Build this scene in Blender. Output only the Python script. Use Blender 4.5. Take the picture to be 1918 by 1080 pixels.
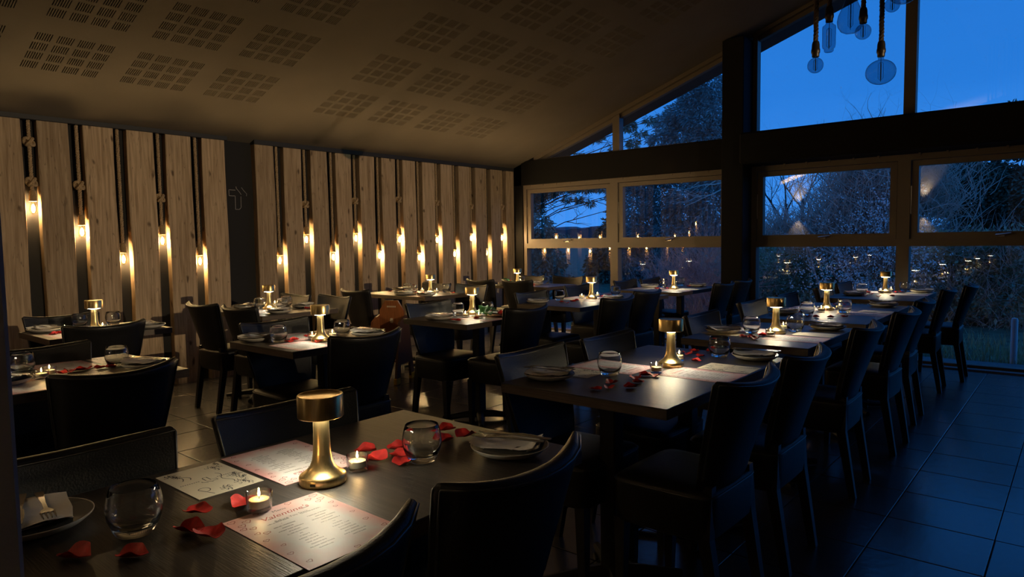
import bpy, bmesh, math, random
from mathutils import Vector, Matrix, Euler
PI = math.pi
S = bpy.context.scene
COL = S.collection
for o in list(bpy.data.objects):
    bpy.data.objects.remove(o)

# ------------------------------------------------------------------ camera
YAW, PITCH, ROLL, FPX, EYE = math.radians(-40.12573), math.radians(3.98786), math.radians(-0.8391), 1274.8, 1.30
cf = Vector((math.sin(YAW) * math.cos(PITCH), math.cos(YAW) * math.cos(PITCH), -math.sin(PITCH)))
cr = Vector((math.cos(YAW), -math.sin(YAW), 0))
cu = cr.cross(cf)
rt = math.cos(ROLL) * cr + math.sin(ROLL) * cu
up = -math.sin(ROLL) * cr + math.cos(ROLL) * cu
cam_data = bpy.data.cameras.new('camera')
cam = bpy.data.objects.new('camera', cam_data)
COL.objects.link(cam)
cam_data.sensor_width = 36.0
cam_data.lens = FPX / 1918 * 36.0
cam_data.clip_start = 0.02
cam_data.clip_end = 600
M = Matrix((rt, up, -cf)).transposed().to_4x4()
M.translation = Vector((0, 0, EYE))
cam.matrix_world = M
S.camera = cam

# ------------------------------------------------------------------ dusk sky
world = bpy.data.worlds.new('dusk_sky')
S.world = world
world.use_nodes = True
nt = world.node_tree
nt.nodes.clear()
wo = nt.nodes.new('ShaderNodeOutputWorld')
bg = nt.nodes.new('ShaderNodeBackground')
tc = nt.nodes.new('ShaderNodeTexCoord')
sp = nt.nodes.new('ShaderNodeSeparateXYZ')
rp = nt.nodes.new('ShaderNodeValToRGB')
ns = nt.nodes.new('ShaderNodeTexNoise')
ns.inputs['Scale'].default_value = 2.2
ns.inputs['Detail'].default_value = 5
mp = nt.nodes.new('ShaderNodeMapping')
mp.inputs['Scale'].default_value = (1, 1, 3.2)
ad = nt.nodes.new('ShaderNodeMath'); ad.operation = 'MULTIPLY_ADD'
ad.inputs[1].default_value = 0.22
mu = nt.nodes.new('ShaderNodeMath'); mu.operation = 'SUBTRACT'; mu.inputs[1].default_value = 0.11
cr_ = rp.color_ramp
cr_.elements[0].position = 0.0; cr_.elements[0].color = (0.045, 0.26, 0.80, 1)
cr_.elements[1].position = 0.46; cr_.elements[1].color = (0.012, 0.145, 0.54, 1)
e = cr_.elements.new(0.2); e.color = (0.018, 0.175, 0.62, 1)
nt.links.new(tc.outputs['Generated'], sp.inputs[0])
nt.links.new(tc.outputs['Generated'], mp.inputs[0])
nt.links.new(mp.outputs[0], ns.inputs['Vector'])
nt.links.new(ns.outputs['Fac'], ad.inputs[0])
nt.links.new(sp.outputs['Z'], ad.inputs[2])
nt.links.new(ad.outputs[0], mu.inputs[0])
nt.links.new(mu.outputs[0], rp.inputs[0])
nt.links.new(rp.outputs[0], bg.inputs['Color'])
bg.inputs['Strength'].default_value = 1.0
nt.links.new(bg.outputs[0], wo.inputs[0])

# ------------------------------------------------------------------ exposure and light strengths
S.view_settings.view_transform = 'Standard'
S.view_settings.look = 'None'
S.view_settings.exposure = 0.45
S.view_settings.gamma = 1.0
S.view_settings.use_curve_mapping = False
try:
    S.cycles.use_denoising = True
    S.cycles.max_bounces = 10
    S.cycles.transparent_max_bounces = 24
    S.cycles.transmission_bounces = 10
    S.cycles.sample_clamp_indirect = 8.0
    S.cycles.caustics_reflective = False
    S.cycles.caustics_refractive = False
except Exception:
    pass
BULB_W = 7.0        # filament bulb on the plank wall
LAMP_E = 48.0       # led ring of a table lamp
FLAME_W = 0.12      # tealight
SCONCE_W = 700.0     # up-and-down wall light on the rear wall
VISOR_W = 560.0     # added unseen wall light on the right-hand wall, washing the planks
WARM = (1.0, 0.69, 0.35)

# ------------------------------------------------------------------ mesh helpers
class MB:
    def __init__(self):
        self.v = []; self.f = []; self.n = []
    def add(self, v, f, smooth=False):
        b = len(self.v)
        self.v += [tuple(p) for p in v]
        self.f += [tuple(i + b for i in q) for q in f]
        self.n += [smooth] * len(f)
        return self
    def box(self, x0, x1, y0, y1, z0, z1, c=0.0):
        if c <= 0:
            v = [(x0, y0, z0), (x1, y0, z0), (x1, y1, z0), (x0, y1, z0), (x0, y0, z1), (x1, y0, z1), (x1, y1, z1), (x0, y1, z1)]
            f = [(0, 3, 2, 1), (4, 5, 6, 7), (0, 1, 5, 4), (1, 2, 6, 5), (2, 3, 7, 6), (3, 0, 4, 7)]
            return self.add(v, f)
        bm = bmesh.new()
        bmesh.ops.create_cube(bm, size=1)
        for q in bm.verts:
            q.co = Vector(((x0 + x1) / 2 + q.co.x * (x1 - x0), (y0 + y1) / 2 + q.co.y * (y1 - y0), (z0 + z1) / 2 + q.co.z * (z1 - z0)))
        bmesh.ops.bevel(bm, geom=bm.edges[:], offset=c, segments=1, affect='EDGES', profile=0.5)
        return self.bm(bm)
    def bm(self, bm, smooth=False):
        bm.verts.index_update()
        self.add([q.co[:] for q in bm.verts], [[q.index for q in p.verts] for p in bm.faces], smooth)
        bm.free()
        return self
    def obox(self, c, ax, ay, az, c_=0):
        # oriented box: centre and three half-axis vectors
        c, ax, ay, az = Vector(c), Vector(ax), Vector(ay), Vector(az)
        v = [c + sx * ax + sy * ay + sz * az for sz in (-1, 1) for sx, sy in ((-1, -1), (1, -1), (1, 1), (-1, 1))]
        f = [(0, 3, 2, 1), (4, 5, 6, 7), (0, 1, 5, 4), (1, 2, 6, 5), (2, 3, 7, 6), (3, 0, 4, 7)]
        return self.add(v, f)
    def frust(self, p0, s0, p1, s1):
        # square tapered post from p0 to p1 (half sizes)
        v = []
        for p, s in ((p0, s0), (p1, s1)):
            sx, sy = (s, s) if not isinstance(s, tuple) else s
            for a, b in ((-1, -1), (1, -1), (1, 1), (-1, 1)):
                v.append((p[0] + a * sx, p[1] + b * sy, p[2]))
        f = [(0, 3, 2, 1), (4, 5, 6, 7), (0, 1, 5, 4), (1, 2, 6, 5), (2, 3, 7, 6), (3, 0, 4, 7)]
        return self.add(v, f)
    def tube(self, pts, r, n=6, closed=False, cap=True):
        pts = [Vector(p) for p in pts]
        m = len(pts)
        rad = r if isinstance(r, (list, tuple)) else [r] * m
        v = []; f = []
        nrm = None
        for i, p in enumerate(pts):
            if closed:
                t = pts[(i + 1) % m] - pts[i - 1]
            else:
                t = pts[min(i + 1, m - 1)] - pts[max(i - 1, 0)]
            if t.length < 1e-9: t = Vector((0, 0, 1))
            t.normalize()
            if nrm is None:
                nrm = t.orthogonal().normalized()
            else:
                nrm = nrm - t * nrm.dot(t)
                if nrm.length < 1e-6: nrm = t.orthogonal()
                nrm.normalize()
            bi = t.cross(nrm)
            for k in range(n):
                a = 2 * PI * k / n
                v.append(p + (nrm * math.cos(a) + bi * math.sin(a)) * rad[i])
        for i in range(m if closed else m - 1):
            j = (i + 1) % m
            for k in range(n):
                l = (k + 1) % n
                f.append((i * n + k, i * n + l, j * n + l, j * n + k))
        if cap and not closed:
            f.append(tuple(range(n))[::-1]); f.append(tuple((m - 1) * n + k for k in range(n)))
        return self.add(v, f, True)
    def lathe(self, prof, n=24, c=(0, 0, 0), closed=False):
        v = []; f = []
        m = len(prof)
        for r, z in prof:
            for k in range(n):
                a = 2 * PI * k / n
                v.append((c[0] + r * math.cos(a), c[1] + r * math.sin(a), c[2] + z))
        for i in range(m if closed else m - 1):
            j = (i + 1) % m
            for k in range(n):
                l = (k + 1) % n
                f.append((i * n + k, i * n + l, j * n + l, j * n + k))
        if not closed:
            if prof[0][0] > 1e-6: f.append(tuple(range(n))[::-1])
            if prof[-1][0] > 1e-6: f.append(tuple((m - 1) * n + k for k in range(n)))
        return self.add(v, f, True)
    def prism(self, poly, a0, a1, axis='z'):
        # closed polygon extruded along an axis
        n = len(poly)
        def P(p, a):
            if axis == 'z': return (p[0], p[1], a)
            if axis == 'y': return (p[0], a, p[1])
            return (a, p[0], p[1])
        v = [P(p, a0) for p in poly] + [P(p, a1) for p in poly]
        f = [tuple(range(n))[::-1], tuple(range(n, 2 * n))]
        for i in range(n):
            j = (i + 1) % n
            f.append((i, j, n + j, n + i))
        return self.add(v, f)
    def strip(self, pts, w, z, closed=False):
        # flat printed stroke in the xy plane
        pts = [Vector((p[0], p[1])) for p in pts]
        m = len(pts); v = []; f = []
        for i, p in enumerate(pts):
            t = (pts[(i + 1) % m] - pts[i - 1]) if closed else (pts[min(i + 1, m - 1)] - pts[max(0, i - 1)])
            if t.length < 1e-9: t = Vector((1, 0))
            t.normalize()
            q = Vector((-t.y, t.x)) * w / 2
            v += [(p.x + q.x, p.y + q.y, z), (p.x - q.x, p.y - q.y, z)]
        for i in range(m if closed else m - 1):
            j = (i + 1) % m
            f.append((2 * i, 2 * i + 1, 2 * j + 1, 2 * j))
        return self.add(v, f)
    def mesh(self, name, mat, angle=38):
        me = bpy.data.meshes.new(name)
        me.from_pydata(self.v, [], self.f)
        bm = bmesh.new(); bm.from_mesh(me)
        if len(bm.faces) < 20000:
            bmesh.ops.recalc_face_normals(bm, faces=bm.faces[:])
        bm.to_mesh(me); bm.free()
        me.polygons.foreach_set('use_smooth', self.n)
        if any(self.n) and len(self.f) < 20000:
            me.set_sharp_from_angle(angle=math.radians(angle))
        me.materials.append(mat)
        me.update()
        return me

def put(name, me, parent=None, loc=None, rot=None):
    o = bpy.data.objects.new(name, me)
    COL.objects.link(o)
    if parent is not None: o.parent = parent
    if loc is not None: o.location = loc
    if rot is not None: o.rotation_euler = rot
    return o
def part(name, mb, mat, parent=None, **k):
    return put(name, mb.mesh(name, mat), parent, **k)
def tag(o, label=None, cat=None, group=None, kind=None):
    if label: o['label'] = label
    if cat: o['category'] = cat
    if group: o['group'] = group
    if kind: o['kind'] = kind
    return o
def thing(name, label, cat, loc=(0, 0, 0), rz=0.0, group=None):
    o = put(name, None, None, loc, (0, 0, rz))
    o.empty_display_size = 0.1
    return tag(o, label, cat, group)
def structure(name, mb, mat, parent=None, label=None):
    o = part(name, mb, mat, parent)
    if parent is None: o['kind'] = 'structure'
    if label: o['label'] = label
    return o
def copy_tree(o, parent=None):
    c = o.copy()
    COL.objects.link(c)
    if parent is not None: c.parent = parent
    for ch in list(o.children): copy_tree(ch, c)
    return c
def lamp_obj(name, kind, parent, loc, power, color, radius=0.01, **k):
    d = bpy.data.lights.new(name, kind)
    d.energy = power; d.color = color
    if kind in ('POINT', 'SPOT'): d.shadow_soft_size = radius
    for a, b in k.items(): setattr(d, a, b)
    return put(name, d, parent, loc)

# ------------------------------------------------------------------ materials
def new_mat(name):
    m = bpy.data.materials.new(name)
    m.use_nodes = True
    return m, m.node_tree, m.node_tree.nodes['Principled BSDF']
def mat(name, col, rough=0.5, metal=0.0, spec=0.5, var=0.0, scale=8.0, bump=0.0, bscale=60.0, stretch=(1, 1, 1), ior=1.5, coat=0.0):
    m, t, b = new_mat(name)
    b.inputs['Base Color'].default_value = (*col, 1)
    b.inputs['Roughness'].default_value = rough
    b.inputs['Metallic'].default_value = metal
    b.inputs['Specular IOR Level'].default_value = spec
    b.inputs['IOR'].default_value = ior
    if coat: b.inputs['Coat Weight'].default_value = coat
    if var or bump:
        co = t.nodes.new('ShaderNodeTexCoord'); mp = t.nodes.new('ShaderNodeMapping')
        mp.inputs['Scale'].default_value = stretch
        t.links.new(co.outputs['Object'], mp.inputs[0])
    if var:
        n = t.nodes.new('ShaderNodeTexNoise'); n.inputs['Scale'].default_value = scale; n.inputs['Detail'].default_value = 6
        t.links.new(mp.outputs[0], n.inputs['Vector'])
        r = t.nodes.new('ShaderNodeValToRGB')
        r.color_ramp.elements[0].position = 0.3; r.color_ramp.elements[0].color = tuple(c * (1 - var) for c in col) + (1,)
        r.color_ramp.elements[1].position = 0.7; r.color_ramp.elements[1].color = tuple(min(1, c * (1 + var)) for c in col) + (1,)
        t.links.new(n.outputs['Fac'], r.inputs[0]); t.links.new(r.outputs[0], b.inputs['Base Color'])
    if bump:
        n2 = t.nodes.new('ShaderNodeTexNoise'); n2.inputs['Scale'].default_value = bscale; n2.inputs['Detail'].default_value = 3
        t.links.new(mp.outputs[0], n2.inputs['Vector'])
        bp = t.nodes.new('ShaderNodeBump'); bp.inputs['Strength'].default_value = bump; bp.inputs['Distance'].default_value = 0.004
        t.links.new(n2.outputs['Fac'], bp.inputs['Height']); t.links.new(bp.outputs[0], b.inputs['Normal'])
    return m
def emit(name, col, strength):
    m, t, b = new_mat(name)
    b.inputs['Base Color'].default_value = (*col, 1)
    b.inputs['Emission Color'].default_value = (*col, 1)
    b.inputs['Emission Strength'].default_value = strength
    return m
def thin_glass(name, tint=(1, 1, 1), gain=1.0, ior=1.5):
    m = bpy.data.materials.new(name); m.use_nodes = True
    t = m.node_tree; t.nodes.clear()
    o = t.nodes.new('ShaderNodeOutputMaterial'); mx = t.nodes.new('ShaderNodeMixShader')
    a = t.nodes.new('ShaderNodeBsdfTransparent'); g = t.nodes.new('ShaderNodeBsdfGlossy')
    lw = t.nodes.new('ShaderNodeLayerWeight'); lw.inputs['Blend'].default_value = 0.5
    pw = t.nodes.new('ShaderNodeMath'); pw.operation = 'POWER'; pw.inputs[1].default_value = 5.0
    fr = t.nodes.new('ShaderNodeMath'); fr.operation = 'MULTIPLY_ADD'; fr.inputs[1].default_value = 0.96; fr.inputs[2].default_value = 0.042
    t.links.new(lw.outputs['Facing'], pw.inputs[0]); t.links.new(pw.outputs[0], fr.inputs[0])
    ml = t.nodes.new('ShaderNodeMath'); ml.operation = 'MULTIPLY'; ml.use_clamp = True
    ml.inputs[1].default_value = gain
    a.inputs[0].default_value = (*tint, 1); g.inputs['Roughness'].default_value = 0.0
    t.links.new(fr.outputs[0], ml.inputs[0]); t.links.new(ml.outputs[0], mx.inputs[0])
    t.links.new(a.outputs[0], mx.inputs[1]); t.links.new(g.outputs[0], mx.inputs[2]); t.links.new(mx.outputs[0], o.inputs[0])
    return m
def solid_glass(name):
    m = bpy.data.materials.new(name); m.use_nodes = True
    t = m.node_tree; t.nodes.clear()
    o = t.nodes.new('ShaderNodeOutputMaterial'); g = t.nodes.new('ShaderNodeBsdfGlass')
    g.inputs['Roughness'].default_value = 0.0; g.inputs['IOR'].default_value = 1.48
    g.inputs['Color'].default_value = (0.97, 0.98, 0.98, 1)
    t.links.new(g.outputs[0], o.inputs[0])
    return m
def plank_mat():
    m, t, b = new_mat('sawn_pine')
    L = t.links.new
    co = t.nodes.new('ShaderNodeTexCoord'); oi = t.nodes.new('ShaderNodeObjectInfo')
    off = t.nodes.new('ShaderNodeVectorMath'); off.operation = 'SCALE'; off.inputs['Scale'].default_value = 37.0
    cmb = t.nodes.new('ShaderNodeCombineXYZ')
    for i in range(3): L(oi.outputs['Random'], cmb.inputs[i])
    L(cmb.outputs[0], off.inputs[0])
    addv = t.nodes.new('ShaderNodeVectorMath'); addv.operation = 'ADD'
    L(co.outputs['Object'], addv.inputs[0]); L(off.outputs[0], addv.inputs[1])
    mp = t.nodes.new('ShaderNodeMapping'); mp.inputs['Scale'].default_value = (14, 14, 0.7)
    L(addv.outputs[0], mp.inputs[0])
    grain = t.nodes.new('ShaderNodeTexNoise'); grain.inputs['Scale'].default_value = 4.0; grain.inputs['Detail'].default_value = 8; grain.inputs['Distortion'].default_value = 0.6
    L(mp.outputs[0], grain.inputs['Vector'])
    r = t.nodes.new('ShaderNodeValToRGB')
    r.color_ramp.elements[0].position = 0.28; r.color_ramp.elements[0].color = (0.36, 0.245, 0.14, 1)
    r.color_ramp.elements[1].position = 0.66; r.color_ramp.elements[1].color = (0.64, 0.48, 0.31, 1)
    L(grain.outputs['Fac'], r.inputs[0])
    # knots and streaks
    mk = t.nodes.new('ShaderNodeMapping'); mk.inputs['Scale'].default_value = (5.5, 5.5, 2.6)
    L(addv.outputs[0], mk.inputs[0])
    wob = t.nodes.new('ShaderNodeTexNoise'); wob.inputs['Scale'].default_value = 2.5
    L(mk.outputs[0], wob.inputs['Vector'])
    mxv = t.nodes.new('ShaderNodeMix'); mxv.data_type = 'VECTOR'; mxv.inputs[0].default_value = 0.25
    L(mk.outputs[0], mxv.inputs[4]); L(wob.outputs['Color'], mxv.inputs[5])
    vo = t.nodes.new('ShaderNodeTexVoronoi'); vo.inputs['Scale'].default_value = 2.0
    L(mxv.outputs[1], vo.inputs['Vector'])
    kr = t.nodes.new('ShaderNodeValToRGB')
    kr.color_ramp.elements[0].position = 0.06; kr.color_ramp.elements[0].color = (1, 1, 1, 1)
    kr.color_ramp.elements[1].position = 0.15; kr.color_ramp.elements[1].color = (0, 0, 0, 1)
    L(vo.outputs['Distance'], kr.inputs[0])
    mix = t.nodes.new('ShaderNodeMix'); mix.data_type = 'RGBA'; mix.inputs[7].default_value = (0.06, 0.032, 0.016, 1)
    km = t.nodes.new('ShaderNodeMath'); km.operation = 'MULTIPLY'; km.inputs[1].default_value = 0.8
    L(kr.outputs[0], km.inputs[0]); L(km.outputs[0], mix.inputs[0]); L(r.outputs[0], mix.inputs[6])
    # long dark shakes
    ms = t.nodes.new('ShaderNodeMapping'); ms.inputs['Scale'].default_value = (9, 9, 0.55)
    L(addv.outputs[0], ms.inputs[0])
    sn = t.nodes.new('ShaderNodeTexNoise'); sn.inputs['Scale'].default_value = 2.4; sn.inputs['Detail'].default_value = 2
    L(ms.outputs[0], sn.inputs['Vector'])
    sr = t.nodes.new('ShaderNodeValToRGB')
    sr.color_ramp.elements[0].position = 0.492; sr.color_ramp.elements[0].color = (0, 0, 0, 1)
    sr.color_ramp.elements[1].position = 0.508; sr.color_ramp.elements[1].color = (0, 0, 0, 1)
    k = sr.color_ramp.elements.new(0.5); k.color = (0.55, 0.55, 0.55, 1)
    L(sn.outputs['Fac'], sr.inputs[0])
    mix2 = t.nodes.new('ShaderNodeMix'); mix2.data_type = 'RGBA'; mix2.inputs[7].default_value = (0.07, 0.04, 0.02, 1)
    L(sr.outputs[0], mix2.inputs[0]); L(mix.outputs[2], mix2.inputs[6])
    hs = t.nodes.new('ShaderNodeHueSaturation')
    vr = t.nodes.new('ShaderNodeMapRange'); vr.inputs[3].default_value = 0.78; vr.inputs[4].default_value = 1.15
    L(oi.outputs['Random'], vr.inputs[0]); L(vr.outputs[0], hs.inputs['Value']); L(mix2.outputs[2], hs.inputs['Color'])
    L(hs.outputs[0], b.inputs['Base Color'])
    b.inputs['Roughness'].default_value = 0.72; b.inputs['Specular IOR Level'].default_value = 0.3
    bp = t.nodes.new('ShaderNodeBump'); bp.inputs['Strength'].default_value = 0.35; bp.inputs['Distance'].default_value = 0.004
    L(grain.outputs['Fac'], bp.inputs['Height']); L(bp.outputs[0], b.inputs['Normal'])
    return m
def tile_mat():
    m, t, b = new_mat('slate_tile'); L = t.links.new
    co = t.nodes.new('ShaderNodeTexCoord'); oi = t.nodes.new('ShaderNodeObjectInfo'); gm = t.nodes.new('ShaderNodeNewGeometry')
    n = t.nodes.new('ShaderNodeTexNoise'); n.inputs['Scale'].default_value = 7; n.inputs['Detail'].default_value = 8
    L(gm.outputs['Position'], n.inputs['Vector'])
    r = t.nodes.new('ShaderNodeValToRGB')
    r.color_ramp.elements[0].position = 0.3; r.color_ramp.elements[0].color = (0.022, 0.022, 0.024, 1)
    r.color_ramp.elements[1].position = 0.7; r.color_ramp.elements[1].color = (0.040, 0.039, 0.040, 1)
    L(n.outputs['Fac'], r.inputs[0])
    hs = t.nodes.new('ShaderNodeHueSaturation'); vr = t.nodes.new('ShaderNodeMapRange'); vr.inputs[3].default_value = 0.85; vr.inputs[4].default_value = 1.15
    L(oi.outputs['Random'], vr.inputs[0]); L(vr.outputs[0], hs.inputs['Value']); L(r.outputs[0], hs.inputs['Color']); L(hs.outputs[0], b.inputs['Base Color'])
    b.inputs['Roughness'].default_value = 0.27; b.inputs['IOR'].default_value = 3.1
    n2 = t.nodes.new('ShaderNodeTexNoise'); n2.inputs['Scale'].default_value = 22; n2.inputs['Detail'].default_value = 4
    L(gm.outputs['Position'], n2.inputs['Vector'])
    bp = t.nodes.new('ShaderNodeBump'); bp.inputs['Strength'].default_value = 0.12; bp.inputs['Distance'].default_value = 0.01
    L(n2.outputs['Fac'], bp.inputs['Height']); L(bp.outputs[0], b.inputs['Normal'])
    return m
def menu_mat(name, pink, lines=True):
    # printed sheet: pink wash towards the edges, rows of small print
    m, t, b = new_mat(name); L = t.links.new
    co = t.nodes.new('ShaderNodeTexCoord'); s = t.nodes.new('ShaderNodeSeparateXYZ'); L(co.outputs['Generated'], s.inputs[0])
    def math_(op, a, bb=None, cl=False):
        q = t.nodes.new('ShaderNodeMath'); q.operation = op; q.use_clamp = cl
        for i, w in enumerate((a, bb)):
            if w is None: continue
            if isinstance(w, (int, float)): q.inputs[i].default_value = w
            else: L(w, q.inputs[i])
        return q.outputs[0]
    dx = math_('ABSOLUTE', math_('SUBTRACT', s.outputs['X'], 0.5)); dy = math_('ABSOLUTE', math_('SUBTRACT', s.outputs['Y'], 0.5))
    n = t.nodes.new('ShaderNodeTexNoise'); n.inputs['Scale'].default_value = 3.5; L(co.outputs['Generated'], n.inputs['Vector'])
    edge = math_('MAXIMUM', dx, dy)
    e2 = math_('ADD', edge, math_('MULTIPLY', math_('SUBTRACT', n.outputs['Fac'], 0.5), 0.35))
    r = t.nodes.new('ShaderNodeValToRGB')
    r.color_ramp.elements[0].position = 0.30; r.color_ramp.elements[0].color = (0.80, 0.77, 0.74, 1)
    r.color_ramp.elements[1].position = 0.52; r.color_ramp.elements[1].color = pink + (1,)
    L(e2, r.inputs[0])
    out = r.outputs[0]
    if lines:
        row = math_('FRACT', math_('MULTIPLY', s.outputs['Y'], 26))
        inrow = math_('LESS_THAN', row, 0.36)
        rowid = math_('FLOOR', math_('MULTIPLY', s.outputs['Y'], 26))
        wn = t.nodes.new('ShaderNodeTexWhiteNoise'); wn.noise_dimensions = '1D'; L(rowid, wn.inputs['W'])
        half = math_('MULTIPLY', wn.outputs['Value'], 0.13)
        colx = math_('ABSOLUTE', math_('SUBTRACT', math_('ABSOLUTE', math_('SUBTRACT', s.outputs['X'], 0.52)), 0.17))
        inx = math_('LESS_THAN', colx, half)
        iny = math_('LESS_THAN', dy, 0.33)
        wd = t.nodes.new('ShaderNodeTexNoise'); wd.inputs['Scale'].default_value = 60; L(co.outputs['Generated'], wd.inputs['Vector'])
        word = math_('GREATER_THAN', wd.outputs['Fac'], 0.42)
        k = math_('MULTIPLY', math_('MULTIPLY', inrow, inx), math_('MULTIPLY', iny, word))
        mx = t.nodes.new('ShaderNodeMix'); mx.data_type = 'RGBA'; L(math_('MULTIPLY', k, 0.62), mx.inputs[0]); L(out, mx.inputs[6]); mx.inputs[7].default_value = (0.10, 0.07, 0.07, 1)
        out = mx.outputs[2]
    L(out, b.inputs['Base Color']); b.inputs['Roughness'].default_value = 0.42
    return m

M_leather = mat('black_leather', (0.0065, 0.0062, 0.0064), 0.47, spec=0.4, bump=0.25, bscale=220, var=0.25, scale=14)
M_piping = mat('leather_piping', (0.014, 0.013, 0.012), 0.34, ior=1.8)
M_blackwood = mat('black_stained_wood', (0.014, 0.012, 0.011), 0.42)
M_top = mat('dark_oak_laminate', (0.032, 0.026, 0.022), 0.40, ior=2.05, var=0.6, scale=6, stretch=(1.2, 26, 1), bump=0.18, bscale=14)
M_edge = mat('table_edge_band', (0.085, 0.058, 0.038), 0.5, var=0.3, scale=10, stretch=(1, 1, 20))
M_iron = mat('black_cast_iron', (0.015, 0.015, 0.016), 0.45, bump=0.1, bscale=90)
M_brass = mat('brushed_brass', (0.86, 0.63, 0.28), 0.30, metal=1.0, var=0.10, scale=30, stretch=(14, 14, 0.4))
M_port = mat('charge_port', (0.01, 0.01, 0.01), 0.6)
M_led = emit('lamp_led', (1.0, 0.91, 0.68), LAMP_E)
M_paint = mat('charcoal_paint', (0.024, 0.0235, 0.0245), 0.75, spec=0.3, bump=0.15, bscale=150)
M_paint2 = mat('black_wall_paint', (0.007, 0.007, 0.0075), 0.8, spec=0.2, bump=0.15, bscale=150)
M_ceil = mat('dark_ceiling_paint', (0.19, 0.165, 0.13), 0.8, spec=.2, bump=0.08, bscale=60, var=0.08, scale=2)
M_felt = mat('acoustic_felt', (0.42, 0.38, 0.32), 0.95)
M_trim = mat('dark_trim', (0.030, 0.030, 0.033), 0.6)
M_frame = mat('taupe_window_frame', (0.165, 0.135, 0.105), 0.45, bump=0.04, bscale=200)
M_steel = mat('satin_steel', (0.62, 0.60, 0.57), 0.28, metal=1.0)
M_cutlery = mat('dark_polished_steel', (0.30, 0.295, 0.29), 0.22, metal=1.0)
M_pane = thin_glass('window_glass', (0.97, 0.98, 0.985), 1.9)
M_grout = mat('dark_grout', (0.012, 0.012, 0.014), 0.85)
M_tile = tile_mat()
M_plank = plank_mat()
M_rope = mat('jute_rope', (0.50, 0.36, 0.21), 0.9, var=0.35, scale=120)
M_socket = mat('jute_socket', (0.46, 0.31, 0.15), 0.85, var=0.35, scale=90, stretch=(1, 1, 4))
M_bulb = thin_glass('amber_bulb_glass', (1.0, 0.93, 0.78), 2.6)
M_fil = emit('glowing_filament', (1.0, 0.66, 0.26), 34.0)
M_smoke = thin_glass('smoked_bulb_glass', (0.50, 0.66, 0.72), 1.3)
M_dead = mat('dead_filament', (0.05, 0.045, 0.04), 0.5, metal=0.6)
M_cord = mat('dark_pendant_rope', (0.075, 0.05, 0.034), 0.85, var=0.3, scale=100)
M_cap = mat('bronze_lamp_holder', (0.030, 0.022, 0.017), 0.4, metal=0.5)
M_glass = solid_glass('tumbler_glass')
M_tglass = thin_glass('tealight_glass', (0.95, 0.97, 0.98), 3.6)
M_wax = mat('cream_wax', (0.80, 0.66, 0.44), 0.5)
M_flame = emit('candle_flame', (1.0, 0.62, 0.22), 55.0)
M_wick = mat('burnt_wick', (0.01, 0.008, 0.006), 0.9)
M_plate = mat('cream_stoneware', (0.70, 0.65, 0.57), 0.38)
M_glaze = mat('dark_plate_glaze', (0.085, 0.083, 0.074), 0.22)
M_napkin = mat('white_paper_napkin', (0.86, 0.83, 0.78), 0.9, bump=0.25, bscale=120)
M_petal = mat('red_silk_petal', (0.52, 0.024, 0.02), 0.6, var=0.3, scale=60)
M_menu = menu_mat('pink_menu_print', (0.78, 0.40, 0.38))
M_card = mat('cream_drinks_card', (0.76, 0.69, 0.53), 0.45)
M_ink = mat('black_ink', (0.03, 0.025, 0.022), 0.6)
M_red = mat('red_ink', (0.42, 0.06, 0.05), 0.6)
M_pinkink = mat('rose_ink', (0.36, 0.10, 0.09), 0.6)
M_leaf = mat('green_silk_leaf', (0.05, 0.20, 0.06), 0.55, var=0.35, scale=40)
M_hc = mat('orange_beech', (0.27, 0.095, 0.032), 0.42, var=0.3, scale=8, stretch=(14, 14, 1))
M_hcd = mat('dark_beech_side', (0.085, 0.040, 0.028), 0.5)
M_yel = mat('yellow_strap_pad', (0.62, 0.36, 0.02), 0.55)
M_white = mat('engraved_white', (0.62, 0.52, 0.42), 0.7)
M_chalk = mat('painted_grey_line', (0.42, 0.40, 0.40), 0.7)

# ================================================================== the room
XL, XR, YB, YE = -6.575, 3.79, -1.60, 7.78
RIDGE = -1.385
def zc(x):                       # underside of the pitched ceiling
    return 2.50 + 0.345 * ((x if x <= RIDGE else 2 * RIDGE - x) + 6.10)
# floor: grout bed and single tiles
b = MB().box(XL - 0.2, XR + 0.2, YB - 0.2, 7.90, -0.12, -0.004)
floor = structure('floor', b, M_grout)
PX, PY = 0.4095, 0.402
xs = []; x = -0.254
while x > XL: x -= PX
while x < XR: xs.append(x); x += PX
ys = []; y = 4.671
while y > YB: y -= PY
while y < YE: ys.append(y); y += PY
tiles = []
for x in xs:
    for y in ys:
        x0, x1, y0, y1 = max(x, XL), min(x + PX, XR), max(y, YB), min(y + PY, YE + 0.02)
        if x1 - x0 < 0.03 or y1 - y0 < 0.03: continue
        c = Vector(((x0 + x1) / 2, (y0 + y1) / 2, 0)); d = c - Vector((0, 0, EYE))
        w = d.dot(cf)
        vis = w > 0.3 and abs(d.dot(rt) / w) < 0.80 and abs(d.dot(up) / w) < 0.46
        tiles.append((0 if vis else 1, d.length, x0, x1, y0, y1))
tiles.sort()
tm = MB().box(-0.5, 0.5, -0.5, 0.5, -0.006, -0.0012)
tm.add([(-.5, -.5, -.0012), (.5, -.5, -.0012), (.5, .5, -.0012), (-.5, .5, -.0012), (-.494, -.494, 0), (.494, -.494, 0), (.494, .494, 0), (-.494, .494, 0)],
       [(0, 1, 5, 4), (1, 2, 6, 5), (2, 3, 7, 6), (3, 0, 4, 7), (4, 5, 6, 7)])
tme = tm.mesh('tile', M_tile)
for q in tiles[:300]:
    o = put('tile', tme, floor, ((q[2] + q[3]) / 2, (q[4] + q[5]) / 2, 0))
    o.scale = (q[3] - q[2] - 0.005, q[5] - q[4] - 0.005, 1)
b = MB()
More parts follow.
